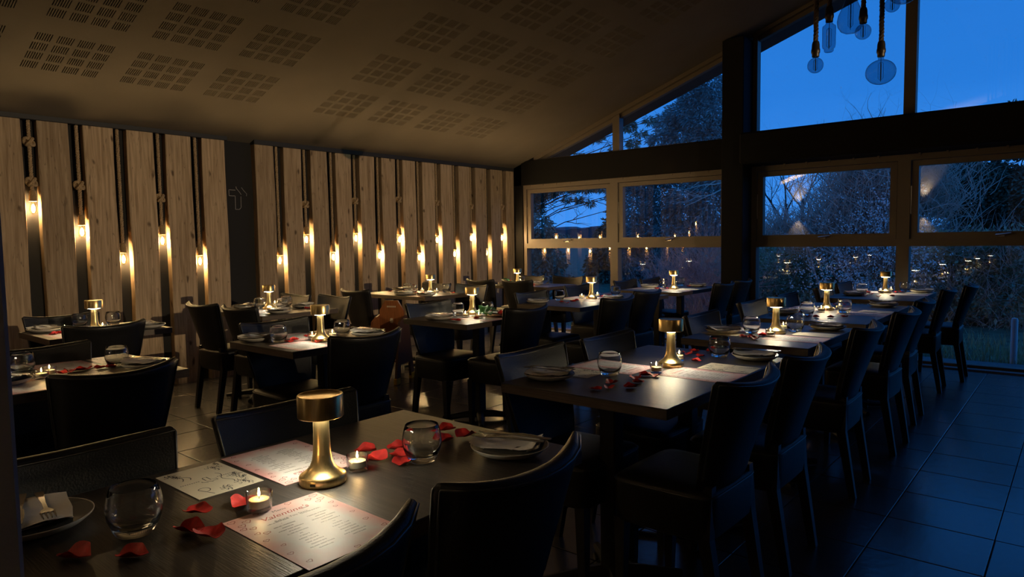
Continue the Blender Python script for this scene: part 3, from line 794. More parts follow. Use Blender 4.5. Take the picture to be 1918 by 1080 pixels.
# bare shrub in blossom
bs = thing('blossom_shrub', 'bare grey shrub dotted with white blossom outside the window', 'shrub', (-2.6, 12.0, -.1))
rel = lambda cl: [(c[0] + 2.6, c[1] - 12.0, c[2] + .1, c[3], c[4]) for c in cl]
b = MB(); r = random.Random(9)
for i in range(11):
    limb(b, (r.uniform(-.5, .5), r.uniform(-.2, .3), 0), (r.uniform(-.8, .6), r.uniform(-.2, .2), 1), r.uniform(1.5, 2.3), .022, 3, r, .6, -.02, 5, 3)
part('stems', b, M_twig, bs)
part('twigs', twig_cloud(rel(twigs_C) + [(-.1, .9, 2.2, .9, .7), (-.55, 1.2, 1.75, .6, .6), (.5, .9, 2.0, .7, .8)], 5600, 12, .55, .0075), M_twig, bs)['kind'] = 'stuff'
b = MB()
tot = sum(c[3] * c[4] for c in blossom_C)
for x, y, z, rx, rz in rel(blossom_C):
    for _ in range(int(1300 * rx * rz / tot)):
        c = Vector((x + r.gauss(0, .62) * rx, y + r.gauss(0, .4) * rx, z + r.gauss(0, .6) * rz))
        for _ in range(r.randint(1, 4)):
            p = c + Vector((r.uniform(-.05, .05), r.uniform(-.05, .05), r.uniform(-.05, .05))); s = r.uniform(.007, .017)
            n_ = Vector((r.uniform(-1, 1), r.uniform(-1, .2), r.uniform(-.6, 1))).normalized(); u_ = n_.orthogonal().normalized(); w_ = n_.cross(u_)
            b.add([p + (u_ * math.cos(a) + w_ * math.sin(a)) * s for a in [i * 2 * PI / 5 for i in range(5)]] + [p + n_ * s * .5], [(i, (i + 1) % 5, 5) for i in range(5)])
part('blossom', b, M_bloss, bs)['kind'] = 'stuff'
rs = thing('dogwood_shrub', 'reddish bare-twigged shrub low outside, left of the column', 'shrub', (-4.9, 10.6, -.1))
part('twigs', twig_cloud([(c[0] + 4.9, c[1] - 10.6, c[2] + .1, c[3], c[4]) for c in redtwigs_C], 1300, 14, .8, .0040, .5), M_redtwig, rs)['kind'] = 'stuff'
for i, (x, y, h, lab) in enumerate([(-4.75, 14.4, 2.6, 'bare tree against the dusk sky, leftmost beyond the right window'), (-4.35, 14.2, 2.7, 'bare tree just right of the leftmost bare tree'), (-3.75, 15.0, 3.0, 'bare tree rising behind the blossom shrub')]):
    t = thing('bare_tree', lab, 'tree', (x, y, -.1), 0, 'bare trees outside')
    b = MB(); r = random.Random(30 + i)
    b.tube([(0, 0, -.1), (.03, 0, h * .3), (-.02, .02, h * .55), (.02, 0, h * .8)], [.055, .045, .035, .02], 7)
    for q in range(7):
        z = h * r.uniform(.35, .8); limb(b, (0, 0, z), (r.uniform(-1, 1), r.uniform(-.6, .6), .9), h * .40, .020, 3, r, .55, -.02, 5, 3)
    part('trunk', b, M_bark, t)
# bare silvery branches in front of the spruce
t = thing('fallen_branch', 'pale bare branch hanging across the spruce', 'branch', (-6.6, 14.2, -.1))
b = MB(); r = random.Random(77)
for i in range(4): limb(b, (1.0, 0, 2.55 + .16 * i), (-1, .05, -.10 - .14 * i), 1.3, .020, 2, r, .45, .03, 6, 3)
b.tube([(1.05, 0, -.1), (1.03, 0, 1.4), (1.0, 0, 3.3)], [.05, .045, .03], 7)
part('branches', b, M_twig, t)
for x, y, h, r_, lab in ((-.56, 9.10, .51, .032, 'pale round bollard outside the right-hand window'), (-1.47, 10.5, .45, .034, 'pale post glimpsed between the far right chairs'), (-6.2, 9.6, .52, .035, 'pale post seen under the tables left of the column')):
    z0 = gz(y) - .06
    part_ = part('bollard', MB().lathe([(0, z0), (r_, z0), (r_, z0 + h + .03), (r_ * .8, z0 + h + .055), (0, z0 + h + .06)], 18), M_boll if 'M_boll' in globals() else mat('pale_bollard', (.88, .84, .86), .6))
    M_boll = part_.data.materials[0]; part_.location = (x, y, 0); tag(part_, lab, 'bollard')

# ================================================================== furniture
ZT = 0.765
TABLES = {'A': (-1.66, -.97, .20, 1.42), 'B': (-1.68, -.99, 1.92, 3.06), 'C': (-1.66, -1.0, 3.38, 4.28), 'D': (-1.70, -1.0, 4.50, 5.82), 'E': (-1.76, -1.05, 6.3, 7.4),
          'F': (-3.63, -3.0, 1.86, 2.56), 'G': (-3.66, -3.04, 3.15, 3.75), 'H': (-3.70, -3.05, 4.45, 5.95), 'I': (-3.78, -3.07, 6.2, 7.2), 'J': (-5.2, -4.6, 1.27, 1.97),
          'K': (-5.65, -4.7, 2.67, 3.35), 'L': (-5.95, -4.9, 4.5, 5.12), 'M': (-5.6, -4.7, 6.2, 6.8), 'N': (-3.66, -2.98, -.1, 1.34)}
TN = {'A': 'the front right-row table', 'B': 'the second right-row table', 'C': 'the third right-row table', 'D': 'the fourth right-row table', 'E': 'the last right-row table',
      'F': 'the first middle-row table', 'G': 'the rose-decked middle-row table', 'H': 'the third middle-row table', 'I': 'the middle-row window table', 'J': 'the first plank-wall table',
      'K': 'the second plank-wall table', 'L': 'the third plank-wall table', 'M': 'the plank-wall corner table', 'N': 'the far-left pillar table'}
TL = {'A': 'long dark laminate table in front, nearest the camera', 'B': 'long dark table, second in the right-hand row, blue window light on its top', 'C': 'short dark table, third in the right-hand row',
      'D': 'long dark table, fourth in the right-hand row', 'E': 'dark table at the far end of the right-hand row, by the window', 'F': 'small square dark table left of centre with a menu at its corner',
      'G': 'small square dark table with a green-leaved rose on it', 'H': 'long dark table in the middle row, third back from the camera', 'I': 'dark table at the window end of the middle row, beside the column',
      'J': 'small dark table at the left, first along the plank wall', 'K': 'wide dark table second along the plank wall', 'L': 'wide dark table along the plank wall behind the wooden highchair',
      'M': 'dark table in the corner between plank wall and window', 'N': 'dark table cut off by the grey pillar at far left'}
WALLROW = 'KLM'

def make_table(k):
    x0, x1, y0, y1 = TABLES[k]
    cx, cy = (x0 + x1) / 2, (y0 + y1) / 2
    hx, hy = (x1 - x0) / 2, (y1 - y0) / 2
    t = thing('dining_table', TL[k], 'table', (cx, cy, 0), 0, 'dark tables laid for dinner')
    part('tabletop', MB().box(-hx, hx, -hy, hy, ZT - .004, ZT, .0015), M_top, t)
    part('edge_band', MB().box(-hx + .0008, hx - .0008, -hy + .0008, hy - .0008, ZT - .036, ZT - .004), M_edge, t)
    cols = {'A': [(0, -.30), (0, .33)], 'B': [(0, -.34), (0, .30)], 'C': [(0, 0)], 'D': [(0, -.36), (0, .36)], 'E': [(0, -.24), (0, .24)], 'F': [(0, .05)], 'G': [(0, .14)], 'H': [(0, 0.02), (0, -.40), (0, .42)][:1] + [(0, .5)],
            'I': [(0, -.26), (0, .26)], 'J': [(0, 0)], 'K': [(-.22, 0), (.22, 0)], 'L': [(-.25, 0), (.25, 0)], 'M': [(-.2, 0), (.2, 0)], 'N': [(0, -.34), (0, .34)]}[k]
    for px, py in cols:
        c = part('pedestal', MB().box(px - .033, px + .033, py - .033, py + .033, .03, ZT - .042, .004), M_iron, t)
        part('top_plate', MB().box(px - .12, px + .12, py - .12, py + .12, ZT - .044, ZT - .036), M_iron, c)
        f = MB()
        for a in range(4):
            d = Vector((math.cos(a * PI / 2 + PI / 4), math.sin(a * PI / 2 + PI / 4), 0))
            f.tube([(px + d.x * .0, py + d.y * .0, .048), (px + d.x * .12, py + d.y * .12, .042), (px + d.x * .22, py + d.y * .22, .026), (px + d.x * .27, py + d.y * .27, .020)], [.030, .024, .020, .018], 8)
        part('cross_foot', f, M_iron, c)
    return t
for k in TABLES: make_table(k)

def chair_meshes():
    # upholstered backrest: rings lofted upwards, wrapped forward at the sides
    NV = 12
    b = MB(); fr = 9
    front = [(-1 + 2 * i / (fr - 1)) for i in range(fr)]
    ring_n = 2 * fr
    v = []; f = []
    crest_pts = []
    def section(vv, tk, win, dz):
        w = (.165 + .058 * vv ** .8) - win
        yc = -.165 - .125 * vv ** 1.1
        z = .455 + .366 * vv + dz
        pts = []
        for side in (1, -1):
            for u in (front if side > 0 else front[::-1]):
                fwd = .062 * abs(u) ** 2.3 * (.35 + .65 * vv)
                edge = (1 - abs(u) ** 6 * .55)
                zz = z + (.020 * u * u * max(0, (vv - .6) / .4) if vv > .6 else 0)
                pts.append((w * u, yc + fwd + side * tk * edge, zz))
        return pts
    levels = [(0, .010, .012, .004), (0, .021, .004, .010)] + [(i / NV, .026 - .006 * i / NV, 0, .012) for i in range(1, NV)] + [(1, .020, 0, .0), (1, .019, .002, .010), (1, .014, .006, .016), (1, .007, .010, .0185)]
    for lv in levels: v += section(*lv)
    m = len(levels)
    for i in range(m - 1):
        for k in range(ring_n):
            l = (k + 1) % ring_n
            f.append((i * ring_n + k, i * ring_n + l, (i + 1) * ring_n + l, (i + 1) * ring_n + k))
    for base, flip in ((0, True), ((m - 1) * ring_n, False)):
        for k in range(fr - 1):
            q = (base + k, base + k + 1, base + ring_n - 2 - k, base + ring_n - 1 - k)
            f.append(q if not flip else q[::-1])
    b.add(v, f, True)
    back = b.mesh('backrest', M_leather, 60)
    # piping round the crest and down the sides, front and rear
    pi = MB()
    for side in (0, 1):
        pts = []
        idx = 0 if side == 0 else 1
        for i in range(2, NV + 2):
            s = section(i / (NV + 1) * 1.0 * .98, .022, 0, .012); pts.append(s[0] if side == 0 else s[-1])
        s = section(1, .0205, .0005, .008)
        pts += (s[:fr] if side == 0 else s[fr:][::-1])
        for i in range(NV + 1, 1, -1):
            s = section(i / (NV + 1) * .98, .022, 0, .012); pts.append(s[fr - 1] if side == 0 else s[fr])
        pi.tube(pts, .0032, 5)
    piping = pi.mesh('piping', M_piping, 80)
    # boxed seat with a crowned top
    st = MB(); N = 28
    def rr(hw, hf, hb, r, z, crown=0):
        out = []
        for k in range(N):
            a = 2 * PI * k / N
            ca, sa = math.cos(a), math.sin(a)
            e = 0.28
            x = math.copysign(abs(ca) ** e, ca); y = math.copysign(abs(sa) ** e, sa)
            wx = hw * (1 - .05 * (1 - y) / 2)
            out.append((wx * x, (hf if y > 0 else hb) * y, z))
        return out
    rows = [rr(.195, .160, .180, 0, .318), rr(.206, .170, .190, 0, .324), rr(.212, .174, .195, 0, .36), rr(.214, .176, .197, 0, .45), rr(.212, .174, .195, 0, .468), rr(.204, .166, .187, 0, .478), rr(.15, .12, .13, 0, .489), rr(.06, .05, .05, 0, .493)]
    vv = [p for r in rows for p in r]; ff = []
    for i in range(len(rows) - 1):
        for k in range(N):
            l = (k + 1) % N
            ff.append((i * N + k, i * N + l, (i + 1) * N + l, (i + 1) * N + k))
    ff += [tuple(range(N))[::-1], tuple((len(rows) - 1) * N + k for k in range(N))]
    st.add(vv, ff, True)
    seat = st.mesh('seat', M_leather, 50)
    sp_ = MB().tube(rr(.2135, .1755, .1965, 0, .466), .0032, 5, closed=True).mesh('seat_piping', M_piping, 80)
    fl = []
    for s in (-1, 1):
        fl.append(MB().frust((s * .178, .145, 0), .014, (s * .178, .140, .33), .021).mesh('leg', M_blackwood))
    rl = []
    for s in (-1, 1):
        q = MB().frust((s * .165, -.225, 0), (.014, .016), (s * .168, -.170, .33), (.019, .021))
        q.frust((s * .168, -.170, .33), (.019, .021), (s * .150, -.172, .50), (.016, .016))
        rl.append(q.mesh('leg', M_blackwood))
    return back, piping, seat, sp_, fl + rl
CH = chair_meshes()
def make_chair():
    t = thing('dining_chair', '', 'chair')
    bk = put('backrest', CH[0], t); put('piping', CH[1], bk)
    se = put('seat', CH[2], t); put('piping', CH[3], se)
    for l in CH[4]: put('leg', l, t)
    return t
R90 = PI / 2
# (back-top position, heading: 0 faces +y, -1 faces +x, 1 faces -x, 2 faces -y)
chairs = [
    ('A', [(-1.765, .50), (-1.775, 1.05)], -1), ('A', [(-.815, .55), (-.835, 1.06)], 1),
    ('B', [(-1.80, 2.19), (-1.77, 2.73)], -1), ('B', [(-.79, 2.20), (-.78, 2.78)], 1),
    ('C', [(-1.80, 3.83)], -1), ('C', [(-.79, 3.78)], 1),
    ('D', [(-1.85, 4.77), (-1.85, 5.49)], -1), ('D', [(-.77, 4.65), (-.81, 5.47)], 1),
    ('E', [(-1.84, 6.45), (-1.84, 7.10)], -1), ('E', [(-.83, 6.68), (-.74, 7.28)], 1),
    ('F', [(-3.72, 2.16)], -1), ('F', [(-2.70, 2.13)], 1), ('G', [(-3.83, 3.50)], -1), ('G', [(-2.86, 3.61)], 1),
    ('H', [(-3.80, 4.70), (-3.93, 5.62)], -1), ('H', [(-2.74, 4.60), (-2.88, 5.33)], 1),
    ('I', [(-3.95, 6.56), (-3.90, 7.04)], -1), ('I', [(-2.73, 6.62), (-2.75, 7.16)], 1),
    ('N', [(-3.70, .35), (-3.70, .95)], -1), ('N', [(-2.70, .34), (-2.70, .97)], 1),
    ('J', [(-5.30, 1.53)], -1), ('J', [(-4.37, 1.51)], 1),
    ('K', [(-5.27, 2.44), (-4.74, 2.46)], 0), ('K', [(-5.41, 3.46), (-4.95, 3.55)], 2),
    ('L', [(-5.44, 4.02)], 0), ('L', [(-5.45, 5.24), (-4.90, 5.22)], 2),
    ('M', [(-5.49, 5.87), (-5.01, 5.98)], 0), ('M', [(-5.48, 6.95), (-4.92, 6.98)], 2)]
random.seed(11)
first = None
for k, spots, hd in chairs:
    for i, (x, y) in enumerate(spots):
        if hd in (-1, 1):
            side = 'plank-wall side' if hd == -1 else ('aisle side' if k in 'ABCDE' else 'near side')
            which = ['nearer the camera', 'nearer the window'][i] if len(spots) == 2 else ''
        else:
            side = 'camera side' if hd == 0 else 'window side'
            which = ['closer to the planks', 'farther from the planks'][i] if len(spots) == 2 else ''
        if k == 'L' and hd == 2: which = ['closer to the planks', 'farther from the planks'][i]
        lab = 'black leather chair on the %s of %s%s' % (side, TN[k], ', ' + which if which else '')
        o = first if first is None else None
        c = make_chair() if first is None else copy_tree(first)
        if first is None: first = c
        rz = {0: 0, -1: -R90, 1: R90, 2: PI}[hd] + random.uniform(-.035, .035)
        fx, fy = -math.sin(rz), math.cos(rz)
        c.location = (x + .285 * fx, y + .285 * fy, 0); c.rotation_euler = (0, 0, rz)
        tag(c, lab, 'chair', 'black leather dining chairs')

# wooden highchair behind the middle row
hc = thing('highchair', 'orange-brown wooden highchair with an engraved backboard and yellow straps', 'highchair', (-5.00, 4.14, 0), PI + .42)
def hcpoly(p, x0, x1): return MB().prism(p, x0, x1, 'x')
for s in (-1, 1):
    a, c = sorted((s * .126, s * .148))
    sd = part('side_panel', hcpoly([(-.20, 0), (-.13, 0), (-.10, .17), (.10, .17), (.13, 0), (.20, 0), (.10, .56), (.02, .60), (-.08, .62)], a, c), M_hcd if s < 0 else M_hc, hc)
    part('rubber_foot', MB().box(a - .006, c + .006, .125, .205, -.0, .055, .004), M_yel, sd)
    part('rubber_foot', MB().box(a - .006, c + .006, -.205, -.125, -.0, .055, .004), M_yel, sd)
bb = part('backboard', MB().prism([(-.125, .45), (.125, .45), (.125, .66), (.065, .755), (-.065, .755), (-.125, .66)], -.055, -.033, 'y'), M_hc, hc)
# engraved mark on the front and rear of the board
g = MB()
for yy in (-.0325, -.0555):
    for i in range(6):
        g.box(-.045 + i * .016, -.035 + i * .016, yy - .0006, yy + .0006, .690, .705)
    g.obox((0, yy, .565), (.014, 0, .0), (0, .0006, 0), (.0, 0, .022)); g.obox((0, yy, .565), (.010, 0, .012), (0, .0009, 0), (-.010, 0, .012))
part('engraving', g, M_white, bb)['kind'] = 'stuff'
part('seat', MB().box(-.125, .125, -.09, .12, .40, .42, .004), M_hc, hc)
part('footrest', MB().box(-.125, .125, .12, .155, .20, .222, .003), M_hc, hc)
part('rail', MB().box(-.125, .125, .085, .11, .30, .335, .004), M_hc, hc)
part('rail', MB().box(-.125, .125, -.15, -.12, .20, .235, .003), M_hc, hc)
part('strap', MB().box(-.03, .03, .10, .125, .36, .405, .002), M_yel, hc)

# ================================================================== rope lights on the planks
def rope_bm(z0, z1, r=.011, y=0, x=0):
    b = MB(); L_ = z1 - z0; tw = .055; n = max(8, int(L_ / .0105))
    for s in range(3):
        pts = []
        for i in range(n + 1):
            z = z0 + L_ * i / n; a = 2 * PI * (z / tw + s / 3)
            pts.append((x + r * .55 * math.cos(a), y + r * .55 * math.sin(a), z))
        b.tube(pts, r * .62, 5)
    return b
def knot_bm(z):
    b = MB(); pts = []
    for i in range(49):
        t = 2 * PI * i / 48
        k = 2; R_, r_ = .024, .013
        pts.append(((R_ + r_ * math.cos(3 * t)) * math.cos(k * t) * .9, (R_ + r_ * math.cos(3 * t)) * math.sin(k * t), z + .028 * math.sin(3 * t)))
    b.tube(pts[:-1], .0125, 6, closed=True)
    return b
def filament_bulb(z):        # Edison bulb: base at z, tip at z - .105
    b = MB().lathe([(.013, 0), (.0135, -.012), (.020, -.030), (.028, -.058), (.030, -.074), (.027, -.090), (.017, -.102), (.006, -.108), (0, -.109)], 20, (0, 0, z))
    return b
def filament_mesh(z):
    b = MB()
    for i in range(5):
        a = 2 * PI * i / 5
        b.tube([(.005 * math.cos(a), .005 * math.sin(a), z - .030), (.0125 * math.cos(a + .2), .0125 * math.sin(a + .2), z - .052), (.0125 * math.cos(a + .4), .0125 * math.sin(a + .4), z - .072), (.005 * math.cos(a + .6), .005 * math.sin(a + .6), z - .094)], .0017, 5)
    return b
bulbs = [(1.735, 1.63, [2.15, 1.83]), (2.075, 1.44, [1.82]), (2.39, 1.20, []), (2.73, 1.36, [1.74]), (3.07, 1.16, []),
         (3.92, 1.14, []), (4.25, 1.36, [1.73]), (4.59, 1.16, []), (4.91, 1.37, [1.79]), (5.25, 1.16, []), (5.57, 1.35, [1.83]), (5.89, 1.12, []), (6.21, 1.34, [1.81]), (6.53, 1.15, []), (6.86, 1.36, [1.78]), (7.17, 1.15, []), (7.51, 1.36, [1.79])]
NTH = ['first', 'second', 'third', 'fourth', 'fifth', 'sixth', 'seventh', 'eighth', 'ninth', 'tenth', 'eleventh', 'twelfth', 'thirteenth', 'fourteenth']
gm_, fm_ = filament_bulb(0).mesh('bulb_glass', M_bulb, 80), filament_mesh(0).mesh('filament', M_fil, 80)
sm_ = MB().lathe([(.011, .085), (.020, .078), (.0235, .060), (.022, .052), (.0255, .045), (.0255, .012), (.028, .008), (.028, -.004), (.022, -.006)], 18).mesh('socket', M_socket, 50)
lb = bpy.data.lights.new('bulb_light', 'POINT'); lb.energy = BULB_W; lb.color = WARM; lb.shadow_soft_size = .006
for i, (y, z, kn) in enumerate(bulbs):
    pn = 'left plank panel' if i < 5 else 'right plank panel'
    nth = NTH[i if i < 5 else i - 5]
    t = thing('rope_light', 'glowing filament bulb on a %srope, %s from the left on the %s' % ('knotted ' if kn else 'plain ', nth, pn), 'light', (XL + .060, y + .010, z), 0, 'rope lights between the planks')
    part('rope', rope_bm(.13, 2.32 - z, .0135), M_rope, t)
    for q in kn: part('knot', knot_bm(q - z), M_rope, t)
    put('socket', sm_, t, (0, 0, .05)); put('bulb_glass', gm_, t, (0, 0, .05)); put('filament', fm_, t, (0, 0, .05))
    put('light', lb, t, (0, 0, -.012))

# unlit pendants in the gable, hung from the ceiling
def globe(r, n=14, neck=.013):
    p = [(neck, 0), (neck, -.018)]
    a0 = math.asin(min(1, neck / r))
    for i in range(n + 1):
        a = a0 + (PI - a0) * i / n
        p.append((r * math.sin(a), -.018 - r * math.cos(a0) + r * math.cos(a)))
    return p
def pend(kind):
    if kind == 'small': return globe(.040)
    if kind == 'big': return [(.014, 0), (.014, -.025), (.016, -.03)] + [(.074 * math.sin(a), -.030 - .062 + .064 * math.cos(a)) for a in [.24 + (PI - .24) * i / 16 for i in range(17)]]
    if kind == 'tube': return [(.016, 0), (.017, -.02), (.021, -.026), (.032, -.034), (.033, -.04), (.033, -.135), (.030, -.146), (.024, -.15), (.024, -.162), (.018, -.168), (0, -.169)]
    return [(1.22 * a, 1.22 * c) for a, c in [(.018, 0), (.022, -.03), (.035, -.065), (.050, -.10), (.055, -.125), (.052, -.15), (.038, -.172), (.018, -.182), (0, -.184)]]
pends = [('small', -1.126, 3.853, 2.20, 'small smoked globe pendant, lowest at the left of the cluster'), ('tube', -1.075, 3.905, 2.345, 'slim tubular smoked-glass pendant bulb in the cluster'),
         ('pear', -1.02, 4.10, 2.50, 'large pear-shaped smoked pendant bulb behind the tubular one'), ('small', -.94, 4.03, 2.375, 'small smoked globe pendant hanging right of the pear bulb'),
         ('big', -.86, 4.07, 2.165, 'largest smoked globe pendant, lowest of the cluster'), ('small', -.87, 4.36, 2.58, 'small smoked globe pendant behind the big globe\'s rope'),
         ('big', -.78, 4.16, 2.585, 'wide smoked globe pendant cut off by the top edge')]
for kind, x, y, z, lab in pends:
    # z is the bulb's centre; base of the bulb above it
    pr = pend(kind); h = -min(p[1] for p in pr); zb = z + h / 2 + .01
    top = zc(x)
    t = thing('pendant_bulb', lab, 'light', (x, y, zb), 0, 'unlit pendant bulbs')
    part('rope', rope_bm(.06, top - zb, .0120), M_cord, t)
    part('lamp_holder', MB().lathe([(.008, .072), (.016, .066), (.019, .052), (.020, .030), (.022, .026), (.022, .010), (.0185, .004), (.018, -.012), (0, -.012)], 18), M_cap, t)
    part('bulb_glass', MB().lathe(pr, 26), M_smoke, t)
    f = MB(); r_ = .012 if kind != 'small' else .010
    f.tube([(0, 0, -.005), (0, 0, -h * .9)], .0016, 5)
    for i in range(4):
        a = i * PI / 2
        f.tube([(0, 0, -h * .25), (r_ * math.cos(a), r_ * math.sin(a), -h * .3), (r_ * math.cos(a), r_ * math.sin(a), -h * .8), (0, 0, -h * .86)], .0011, 4)
    part('filament', f, M_dead, t)
    part('ceiling_cup', MB().lathe([(0, top - zb + .02), (.03, top - zb + .02), (.03, top - zb - .02), (.01, top - zb - .03), (0, top - zb - .03)], 16), M_cap, t)

# ================================================================== on the tables
def make_lamp():
    t = thing('table_lamp', '', 'lamp')
    part('base', MB().lathe([(0, 0), (.050, 0), (.052, .003), (.052, .016), (.0505, .019), (.046, .022), (.036, .029), (.028, .038), (.0225, .052), (.0205, .066), (0, .066)], 40), M_brass, t)
    part('stem', MB().lathe([(0, .060), (.0205, .062), (.0190, .085), (.0178, .115), (.0175, .150), (0, .150)], 32), M_brass, t)
    sh = part('lamp_shade', MB().lathe([(0, .150), (.0490, .150), (.0505, .1515), (.0505, .198), (.0490, .2005), (.044, .2005), (.0425, .1995), (0, .1995)], 44), M_brass, t)
    part('led_ring', MB().lathe([(.0182, .1450), (.043, .1493)], 28), M_led, sh)
    part('charge_port', MB().box(-.006, .006, -.0530, -.0515, .007, .012), M_port, t)
    return t
def make_tealight():
    t = thing('tealight', '', 'candle')
    part('glass_holder', MB().lathe([(0, 0), (.0225, 0), (.0245, .002), (.0262, .036), (.0255, .0372), (.0240, .036), (.0222, .0085), (0, .008)], 28), M_tglass, t)
    part('wax', MB().lathe([(0, .0085), (.0195, .0085), (.0198, .0225), (.0185, .0232), (0, .0226)], 24), M_wax, t)
    part('wick', MB().tube([(0, 0, .0225), (.0006, 0, .030)], .0007, 5), M_wick, t)
    part('flame', MB().lathe([(0, .0275), (.0020, .030), (.0026, .0335), (.0018, .039), (.0006, .044), (0, .046)], 10), M_flame, t)
    lamp_obj('light', 'POINT', t, (0, 0, .037), FLAME_W, (1, .55, .20), .004)
    return t
def tumbler_mesh():
    out = [(0, .0006), (.031, 0), (.0335, .002), (.040, .015), (.0465, .033), (.0488, .048), (.0478, .062), (.0445, .077), (.0405, .089), (.0396, .0902), (.0388, .089)]
    inn = [(.0428, .077), (.0459, .062), (.0468, .048), (.0445, .035), (.037, .020), (.028, .0145), (0, .0125)]
    return MB().lathe(out + inn, 36).mesh('tumbler', M_glass, 80)
def plate_mesh():
    return MB().lathe([(0, .0005), (.058, 0), (.062, .0015), (.085, .0085), (.0985, .0200), (.0995, .0225), (.0982, .0232), (.0965, .0222), (.083, .0120), (.0, .0105)], 48).mesh('plate', M_plate, 60)
def glaze_mesh():
    return MB().lathe([(.0962, .0224), (.083, .0124), (.066, .0092), (.030, .0078 + .0030), (0, .0110)], 48).mesh('glaze', M_glaze, 80)
def napkin_mesh():
    b = MB()
    for lay, (dx, dy, rz) in enumerate(((0, 0, 0), (.006, .004, .10), (-.004, .007, -.07))):
        n = 10; v = []; f = []
        for i in range(n + 1):
            for j in range(n + 1):
                u, w = i / n - .5, j / n - .5
                x, y = u * .116, w * .166
                # diamond fold: narrows toward the top
                x *= 1 - .35 * max(0, w)
                z = .0205 + lay * .0030 + .0050 * math.sin(u * 5 + lay) * math.cos(w * 6 + lay * 2) + .050 * max(0, abs(w) - .34) * 1.2
                cx, sx = math.cos(rz), math.sin(rz)
                v.append((dx + x * cx - y * sx, dy + x * sx + y * cx, z))
        for i in range(n):
            for j in range(n):
                a = i * (n + 1) + j
                f.append((a, a + 1, a + n + 2, a + n + 1))
        b.add(v, f, True)
    return b.mesh('napkin', M_napkin, 80)
def blade(profile, zf, th, name):
    # flat utensil along +y: profile of (y, half width), zf(y) height
    b = MB(); v = []; f = []
    for y, w in profile:
        z = zf(y)
        v += [(-w, y, z), (w, y, z), (w, y, z + th), (-w, y, z + th)]
    m = len(profile)
    for i in range(m - 1):
        for k in range(4):
            l = (k + 1) % 4
            f.append((i * 4 + k, i * 4 + l, i * 4 + 4 + l, i * 4 + 4 + k))
    f += [(3, 2, 1, 0), tuple((m - 1) * 4 + k for k in range(4))]
    return b.add(v, f, True)
def fork_mesh():
    zf = lambda y: .0370 + .012 * max(0, (y - .03) / .06) ** 2 * .35 + .004 * math.sin((y + .1) * 14)
    b = blade([(-.098, .0065), (-.092, .0082), (-.06, .0062), (-.01, .0032), (.025, .0035), (.036, .0090), (.046, .0118), (.052, .0122)], zf, .0022, 'fork')
    for i in range(4):
        x = -.0102 + i * .0068
        pts = [(x, .050, zf(.050) + .001), (x, .070, zf(.070) + .001), (x * .95, .090, zf(.090) + .001)]
        b.tube(pts, [.0020, .0018, .0010], 5)
    return b.mesh('fork', M_cutlery, 40)
def knife_mesh():
    zf = lambda y: .0370 + .002 * math.sin((y + .1) * 12)
    return blade([(-.100, .0070), (-.094, .0085), (-.05, .0068), (.000, .0050), (.010, .0078), (.05, .0098), (.085, .0085), (.101, .0022)], zf, .0020, 'knife').mesh('knife', M_cutlery, 40)
def petal_mesh(seed):
    rnd = random.Random(seed)
    b = MB(); n = 8; v = []; f = []
    a1, a2, a3 = rnd.uniform(0, 6), rnd.uniform(0, 6), rnd.uniform(.6, 1.1)
    cv = rnd.uniform(.30, .55)
    for lay in (0, 1):
        for i in range(n + 1):
            for j in range(n + 1):
                u, w = 2 * i / n - 1, 2 * j / n - 1
                x = u * math.sqrt(1 - w * w / 2); y = w * math.sqrt(1 - u * u / 2)
                r = math.hypot(x, y); ang = math.atan2(y, x)
                k = 1 + .12 * math.sin(3 * ang + a1) - .12 * math.cos(ang)
                z = cv * r * r * (.55 + .45 * math.sin(2 * ang + a2)) + .07 * r * math.sin(5 * ang + a1) + .14 * (1 - r) * math.cos(a3 * 4)
                v.append((x * k * .024, y * k * .019 * 1.05, z * .024 + (.0007 if lay else 0)))
    mz = min(p[2] for p in v)
    v = [(p[0], p[1], p[2] - mz) for p in v]
    off = (n + 1) ** 2
    for i in range(n):
        for j in range(n):
            a = i * (n + 1) + j
            q = (a, a + 1, a + n + 2, a + n + 1)
            f.append(q[::-1]); f.append(tuple(c + off for c in q))
    rim = [i for i in range(n + 1)] + [i * (n + 1) + n for i in range(1, n + 1)] + [n * (n + 1) + j for j in range(n - 1, -1, -1)] + [i * (n + 1) for i in range(n - 1, 0, -1)]
    for i in range(len(rim)):
        p, q = rim[i], rim[(i + 1) % len(rim)]
        f.append((p, q, q + off, p + off))
    b.add(v, f, True)
    return b.mesh('rose_petal', M_petal, 70)

